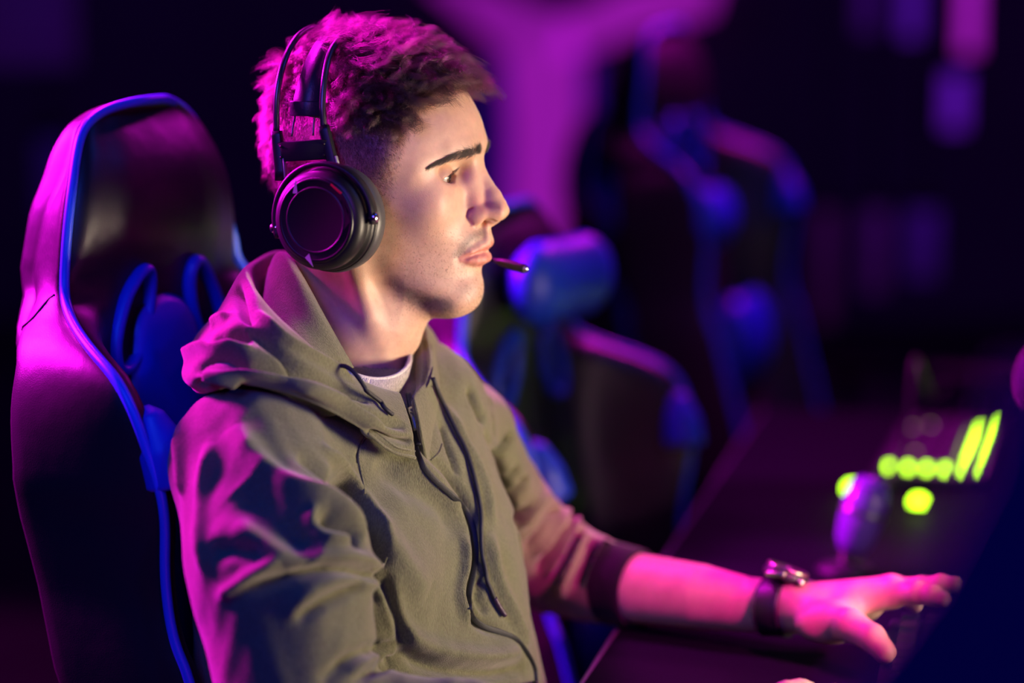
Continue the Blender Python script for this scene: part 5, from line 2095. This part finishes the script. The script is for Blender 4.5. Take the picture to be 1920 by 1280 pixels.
def onw(px, py, yw=WY_):
    r = CF + (px - 960.0) / FPX * CR - (py - 640.0) / FPX * CU
    return CPOS + r * (yw / r[1])


ylight = empty('wall_light', onw(1020, 300))
tag(ylight, 'big glowing magenta Y-shaped light on the far wall', 'light')
stem = [onw(*p) for p in [(952, 470), (958, 250), (948, 112), (1060, 29), (1091, 101), (1088, 250), (1062, 470)]]
mesh_np('light_stem', *poly_prism(stem, (0, -1, 0), .05), glow('magenta_glow', (.42, .012, .50), .62), ylight, smooth=False)
armr = [onw(*p) for p in [(1040, 110), (1090, 100), (1200, 60), (1330, 25), (1350, -40), (1180, -30), (1060, 30)]]
arml = [onw(*p) for p in [(948, 110), (1060, 30), (960, -10), (850, -40), (800, -30), (870, 30)]]
mesh_np('light_arm', *poly_prism(arml, (0, -1, 0), .05), glow('magenta_glow_dim', (.42, .012, .50), .48), ylight, smooth=False)
mesh_np('light_arm', *poly_prism(armr, (0, -1, 0), .05), bpy.data.materials['magenta_glow'], ylight, smooth=False)
# vertical blue neighbour glow beside the stem
mesh_np('light_edge', *poly_prism([onw(*p) for p in [(915, 430), (925, 110), (944, 110), (950, 470)]], (0, -1, 0), .04), glow('violet_glow', (.06, .004, .50), .30), ylight, smooth=False)
mesh_np('light_edge', *poly_prism([onw(*p) for p in [(1066, 470), (1094, 260), (1096, 110), (1116, 110), (1110, 470)]], (0, -1, 0), .04), bpy.data.materials['violet_glow'], ylight, smooth=False)

# small tube lamps in the depth of the hall
tl = [((1625, 10), .14, .05, (.12, .008, .38), .16, 'dim violet tube lamp hanging top right, left of two brighter ones'),
      ((1708, 12), .16, .05, (.13, .01, .55), .42, 'violet tube lamp hanging top right, between two other tubes'),
      ((1818, 10), .24, .05, (.42, .012, .55), .85, 'brightest magenta tube lamp hanging at the top right'),
      ((1790, 190), .14, .06, (.16, .01, .62), .5, 'short violet tube lamp below the brightest magenta one'),
      ((1548, 500), .30, .05, (.16, .01, .22), .09, 'faint tube lamp, leftmost of the low row at right'),
      ((1640, 470), .22, .06, (.16, .01, .34), .10, 'faint tube lamp, middle of the low row at right'),
      ((1728, 455), .18, .08, (.10, .008, .42), .14, 'faint wide violet lamp ending the low row at right'),
      ((30, 30), .25, .30, (.07, .006, .24), .14, 'blurred violet lamp in the top left corner'),
      ((100, 330), .20, .08, (.05, .006, .30), .10, 'faint blue violet tube lamp below the corner lamp at left')]
for (px, py), hh_, ww_, col, st, lab in tl:
    yd = 6.2
    c = onw(px, py, yd)
    e = empty('tube_lamp', c)
    tag(e, lab, 'lamp', 'tube lamps hanging in the hall')
    m_ = glow('tube_glow', col, st)
    V_, F_ = sweep(np.array([c + [0, 0, -hh_ / 2], c + [0, 0, hh_ / 2]]), circ(ww_ / 2, 14), up=(0, 1, 0))
    mesh_np('tube', V_, F_, m_, e)
    V_, F_ = sweep(np.array([c + [0, 0, hh_ / 2], c + [0, 0, hh_ / 2 + .03]]), circ(ww_ / 2 * 1.1, 14), up=(0, 1, 0))
    mesh_np('cap', V_, F_, M_PLAS, e)
    V_, F_ = sweep(np.array([c + [0, 0, hh_ / 2 + .03], [c[0], c[1], 3.0]]), circ(.004, 6), up=(0, 1, 0))
    mesh_np('cable', V_, F_, M_PLAS, e)

# ------------------------------------------------------------------ desk
DA = R(12)
DD = np.array([math.sin(DA), math.cos(DA), 0]); DN = np.array([math.cos(DA), -math.sin(DA), 0])
edge0 = on_z(1150, 1190, DESKZ)
M_DESK = pmat('desk_top', (.005, .003, .009), spec=.04, rough=.7, bump=.0003, bscale=120)
M_EDGE = pmat('desk_edge', (.10, .07, .12), rough=.4)
desk = empty('gaming_desk', edge0 + DN * .4 - [0, 0, DESKZ])
tag(desk, 'long dark desk running back beside the row of gaming chairs', 'desk')
dc = edge0 + DN * .40
V_, F_ = box_vf(dc - [0, 0, .0145], DN * .40, DD * 1.30, (0, 0, .0145), .004)
mesh_np('desktop', V_, F_, M_DESK, desk)
V_, F_ = box_vf(edge0 + [0, 0, -.0145] - DN * .001, DN * .0022, DD * 1.29, (0, 0, .0135), .001)
mesh_np('edge_band', V_, F_, M_EDGE, desk)
for a in (-1.22, 1.22):
    for b in (.08, .72):
        c = edge0 + DD * a + DN * b
        V_, F_ = box_vf([c[0], c[1], (DESKZ - .029) / 2], DN * .025, DD * .025, (0, 0, (DESKZ - .029) / 2), .004)
        mesh_np('leg', V_, F_, M_PLAS, desk)

M_KEYD = pmat('dark_key', (.05, .035, .05), rough=.5)
M_KGRN = glow('green_key_light', (.46, .95, .01), 9.0)
M_KPALE = glow('pale_key_light', (.40, .45, .10), 1.0)


def keyboard(corner, along, across, name_label, lit, cols=16, rows=6, pitch=.0225, base_mat=M_PLAS):
    """corner = near left corner on the desk; along = long axis; across = towards the monitor"""
    kb = empty('keyboard', corner)
    tag(kb, name_label, 'keyboard')
    L, Wd = cols * pitch + .016, rows * pitch + .018
    V_, F_ = box_vf(corner + along * L / 2 + across * Wd / 2 + [0, 0, .009], along * L / 2, across * Wd / 2, (0, 0, .009), .004)
    mesh_np('case', V_, F_, base_mat, kb)
    me = {}
    for i in range(cols):
        for j in range(rows):
            c = corner + along * (.008 + pitch * (i + .5)) + across * (.009 + pitch * (j + .5)) + np.array([0, 0, .018])
            mt_ = lit(i, j)
            key = mt_.name
            ks = .36 if mt_ in (M_KGRN, M_KPALE) else 1.0
            if key not in me:
                V2, F2 = [], []
                for zz, r_ in ((0, .0092), (.006, .0086), (.0085, .0072)):
                    for sx_, sy_ in ((-1, -1), (1, -1), (1, 1), (-1, 1)):
                        V2.append(along * r_ * sx_ * ks + across * r_ * sy_ * ks + [0, 0, zz])
                F2 = [(a + 4 * k, (a + 1) % 4 + 4 * k, (a + 1) % 4 + 4 * (k + 1), a + 4 * (k + 1)) for k in range(2) for a in range(4)] + [(8, 9, 10, 11)]
                o = mesh_np('key', V2, F2, mt_, kb, smooth=False, local=True)
                me[key] = o.data
            else:
                o = bpy.data.objects.new('key', me[key]); COL.objects.link(o); o.parent = kb
            o.location = Vector(c - corner)
    return kb


# neighbour's keyboard with green lights
c0 = on_z(1632, 912, DESKZ)
KA = norm([math.sin(R(15)), math.cos(R(15)), 0]); KB = norm([math.cos(R(15)), -math.sin(R(15)), 0])
keyboard(c0, KA, KB, 'keyboard with glowing green keys on the desk far behind his hand',
         lambda i, j: M_KGRN if (j == 5 and i > 1) or (j == 4 and 1 < i < 14) or i == 0 else (M_KPALE if (i, j) in ((4, 1), (12, 0), (13, 1)) else M_KEYD))
# his own keyboard, dark, under the left hand
c1 = on_z(1655, 1258, DESKZ)
own_a = norm(DD); own_b = DN
kb2 = keyboard(c1 - own_a * .26, own_a, own_b, 'dark keyboard under his left hand at the lower right', lambda i, j: M_KEYD)
M_LEG = glow('yellow_legend', (.75, .65, .08), .8)
for (px, py) in ((1686, 1261), (1680, 1274), (1712, 1246)):
    p_ = on_z(px, py, DESKZ + .0268)
    V_, F_ = box_vf(p_, DN * .0016, DD * .0006, (0, 0, .0003))
    mesh_np('key_legend', V_, F_, M_LEG, kb2, smooth=False)

# mice
def mouse(org, fwd, label, m1, m2, parent=None):
    left = np.array([-fwd[1], fwd[0], 0])
    e = empty('computer_mouse', org)
    tag(e, label, 'mouse')
    def f(P):
        q = P - org
        u = q @ fwd; v = q @ left; z = q[..., 2]
        d = s_ell(np.stack([u, v, z], -1), (0, 0, .006), (.060, .032, .034))
        return smax(d, -z + .0012, .004)
    V_, Q_ = surface_nets(f, org - V3(.07, .07, .005), org + V3(.07, .07, .05), .003)
    sp_ = ((V_[Q_].mean(1) - org) @ left)
    mesh_np('shell', V_, Q_, m1, e)
    for s in (-1, 1):
        V_, F_ = box_vf(org + fwd * .026 + left * s * .013 + [0, 0, .0335], fwd * .026 + V3(0, 0, -.008), left * .0105, V3(0, 0, .0022), .002)
        mesh_np('button', V_, F_, m2, e)
    V_, F_ = lathe([(0, -.003), (.008, -.003), (.009, 0), (.008, .003), (0, .003)], org + fwd * .034 + V3(0, 0, .033), left, 20)
    mesh_np('wheel', V_, F_, M_PLAS, e)
    return e


mp_ = on_z(1584, 1072, DESKZ)
mic = empty('desk_microphone', mp_)
tag(mic, 'small upright desk microphone lit pink and blue beside the green-lit keyboard', 'microphone')
M_MIC = pmat('mic_shell', (.16, .07, .40), rough=.35, coat=.4)
V_, F_ = lathe([(0, 0), (.028, 0), (.030, .003), (.026, .007), (.008, .010), (.005, .012), (.005, .030), (0, .030)], mp_, (0, 0, 1), 32)
mesh_np('foot', V_, F_, M_PLAS, mic)
mdir = norm([.30, .1, 1])
V_, F_ = lathe([(0, .020), (.014, .022), (.020, .034), (.023, .055), (.0235, .075), (.021, .090), (.014, .100), (0, .103)], mp_, mdir, 36)
mesh_np('shell', V_, F_, M_MIC, mic)
V_, F_ = lathe([(.0215, .060), (.0242, .062), (.0245, .066), (.0215, .068)], mp_, mdir, 36)
mesh_np('ring', V_, F_, M_CHROME if 'M_CHROME' in globals() else M_PLAS, mic)
mo2 = np.array([RWR[0] + .125, RWR[1] - .012, DESKZ])
mouse(mo2, norm([1, 0.0, 0]), 'dark mouse under his right hand at the bottom edge', M_PLAS, M_PLAS)
# cable looping over the neighbour's keyboard
cb = [mp_ + V3(.02, .01, .04), on_z(1672, 960, DESKZ) + V3(0, 0, .05), on_z(1700, 930, DESKZ) + V3(0, 0, .09), on_z(1712, 900, DESKZ) + V3(0, 0, .15), on_z(1725, 850, DESKZ) + V3(.02, .05, .07), on_z(1760, 800, DESKZ) + V3(.05, .2, .028)]
o = tube('mouse_cable', cb, .0032, M_PLAS, None, n=40, k=8)
tag(o, 'thin dark cable rising in front of the green-lit keyboard', 'cable')
for k_, (px, py) in enumerate(((1598, 930), (1722, 956))):
    p_ = on_z(px, py, DESKZ)
    e = empty('status_light', p_)
    tag(e, ('green status light left of the glowing keyboard, alone', 'green status light just in front of the glowing keyboard')[k_], 'light')
    V_, F_ = lathe([(.013, 0), (.013, .004), (.010, .006), (0, .006)], p_, (0, 0, 1), 16)
    mesh_np('housing', V_, F_, M_PLAS, e)
    V_, F_ = lathe([(.0105, .006), (.0100, .012), (.006, .017), (0, .018)], p_, (0, 0, 1), 16)
    mesh_np('lens', V_, F_, M_KGRN, e)

# monitors: his own (outside the frame, its glow lights him) and those of the row behind
M_SCR = glow('screen', (1.0, .86, .70), 2.0)
M_SCRB = pmat('screen_dark', (.01, .01, .02), rough=.15)


def monitor(c, face, label, smat, w=.54, h=.31):
    e = empty('monitor', [c[0], c[1], DESKZ])
    tag(e, label, 'monitor')
    f = norm(face); s = norm(np.cross([0, 0, 1], f)); u = V3(0, 0, 1)
    V_, F_ = box_vf(c - f * .012, s * w / 2, u * h / 2, f * .012, .006)
    mesh_np('housing', V_, F_, M_PLAS, e)
    V_, F_ = box_vf(c + f * .0006, s * (w / 2 - .008), u * (h / 2 - .010), f * .0008)
    mesh_np('screen', V_, F_, smat, e, smooth=False)
    V_, F_ = box_vf([c[0] - f[0] * .045, c[1] - f[1] * .045, (c[2] + DESKZ) / 2], s * .025, f * .012, u * (c[2] - DESKZ) / 2, .004)
    mesh_np('neck', V_, F_, M_PLAS, e)
    V_, F_ = box_vf([c[0] - f[0] * .035, c[1] - f[1] * .035, DESKZ + .006], s * .13, f * .09, u * .006, .004)
    mesh_np('foot', V_, F_, M_PLAS, e)
    return e


mc = HO + DN * 1.16 + np.array([0, -.10, 0]); mc = np.array([mc[0], mc[1], DESKZ + .30])
monitor(mc, -DN, 'his own monitor past the right edge, lighting his face', M_SCR)
# dark blue divider standing near the camera at the lower right
M_DIV = pmat('navy_panel', (.012, .008, .10), rough=.9)
dv0 = .88
pts = [at(940, 2240, dv0), at(1625, 1290, dv0), at(1750, 1110, dv0), at(1850, 900, dv0), at(1890, 700, dv0), at(2600, 660, dv0), at(2600, 2240, dv0)]
pts = [np.array([p_[0], dv0 - (p_[2] - 1.0) * 0, p_[2]]) for p_ in pts]
dvd = empty('desk_divider', pts[1])
tag(dvd, 'dark navy desk divider with a sloping edge at the lower right corner', 'divider')
mesh_np('panel', *poly_prism(pts, (0, -1, 0), .004), M_DIV, dvd, smooth=False)
# rounded speaker at the right edge
spk = empty('desk_speaker', at(2000, 700, 2.32))
tag(spk, 'rounded purple-lit desk speaker cut off by the right edge', 'speaker')
sc_ = at(2000, 715, 2.32)
V_, F_ = lathe([(0, -.05), (.030, -.046), (.040, -.02), (.042, .0), (.040, .02), (.032, .034), (0, .036)], sc_, norm([-1, -.5, .2]), 40)
mesh_np('shell', V_, F_, pmat('gloss_plastic', (.05, .03, .08), rough=.25, coat=.6), spk)
V_, F_ = lathe([(.034, .030), (.037, .034), (.034, .037), (.030, .034)], sc_, norm([-1, -.5, .2]), 40)
mesh_np('rim', V_, F_, M_PLAS, spk)
V_, F_ = sweep(np.array([[sc_[0] + .01, sc_[1], DESKZ], [sc_[0] + .01, sc_[1], sc_[2] - .03]]), rrect(.03, .02, .005, 2), up=(0, 1, 0))
mesh_np('stand', V_, F_, M_PLAS, spk)
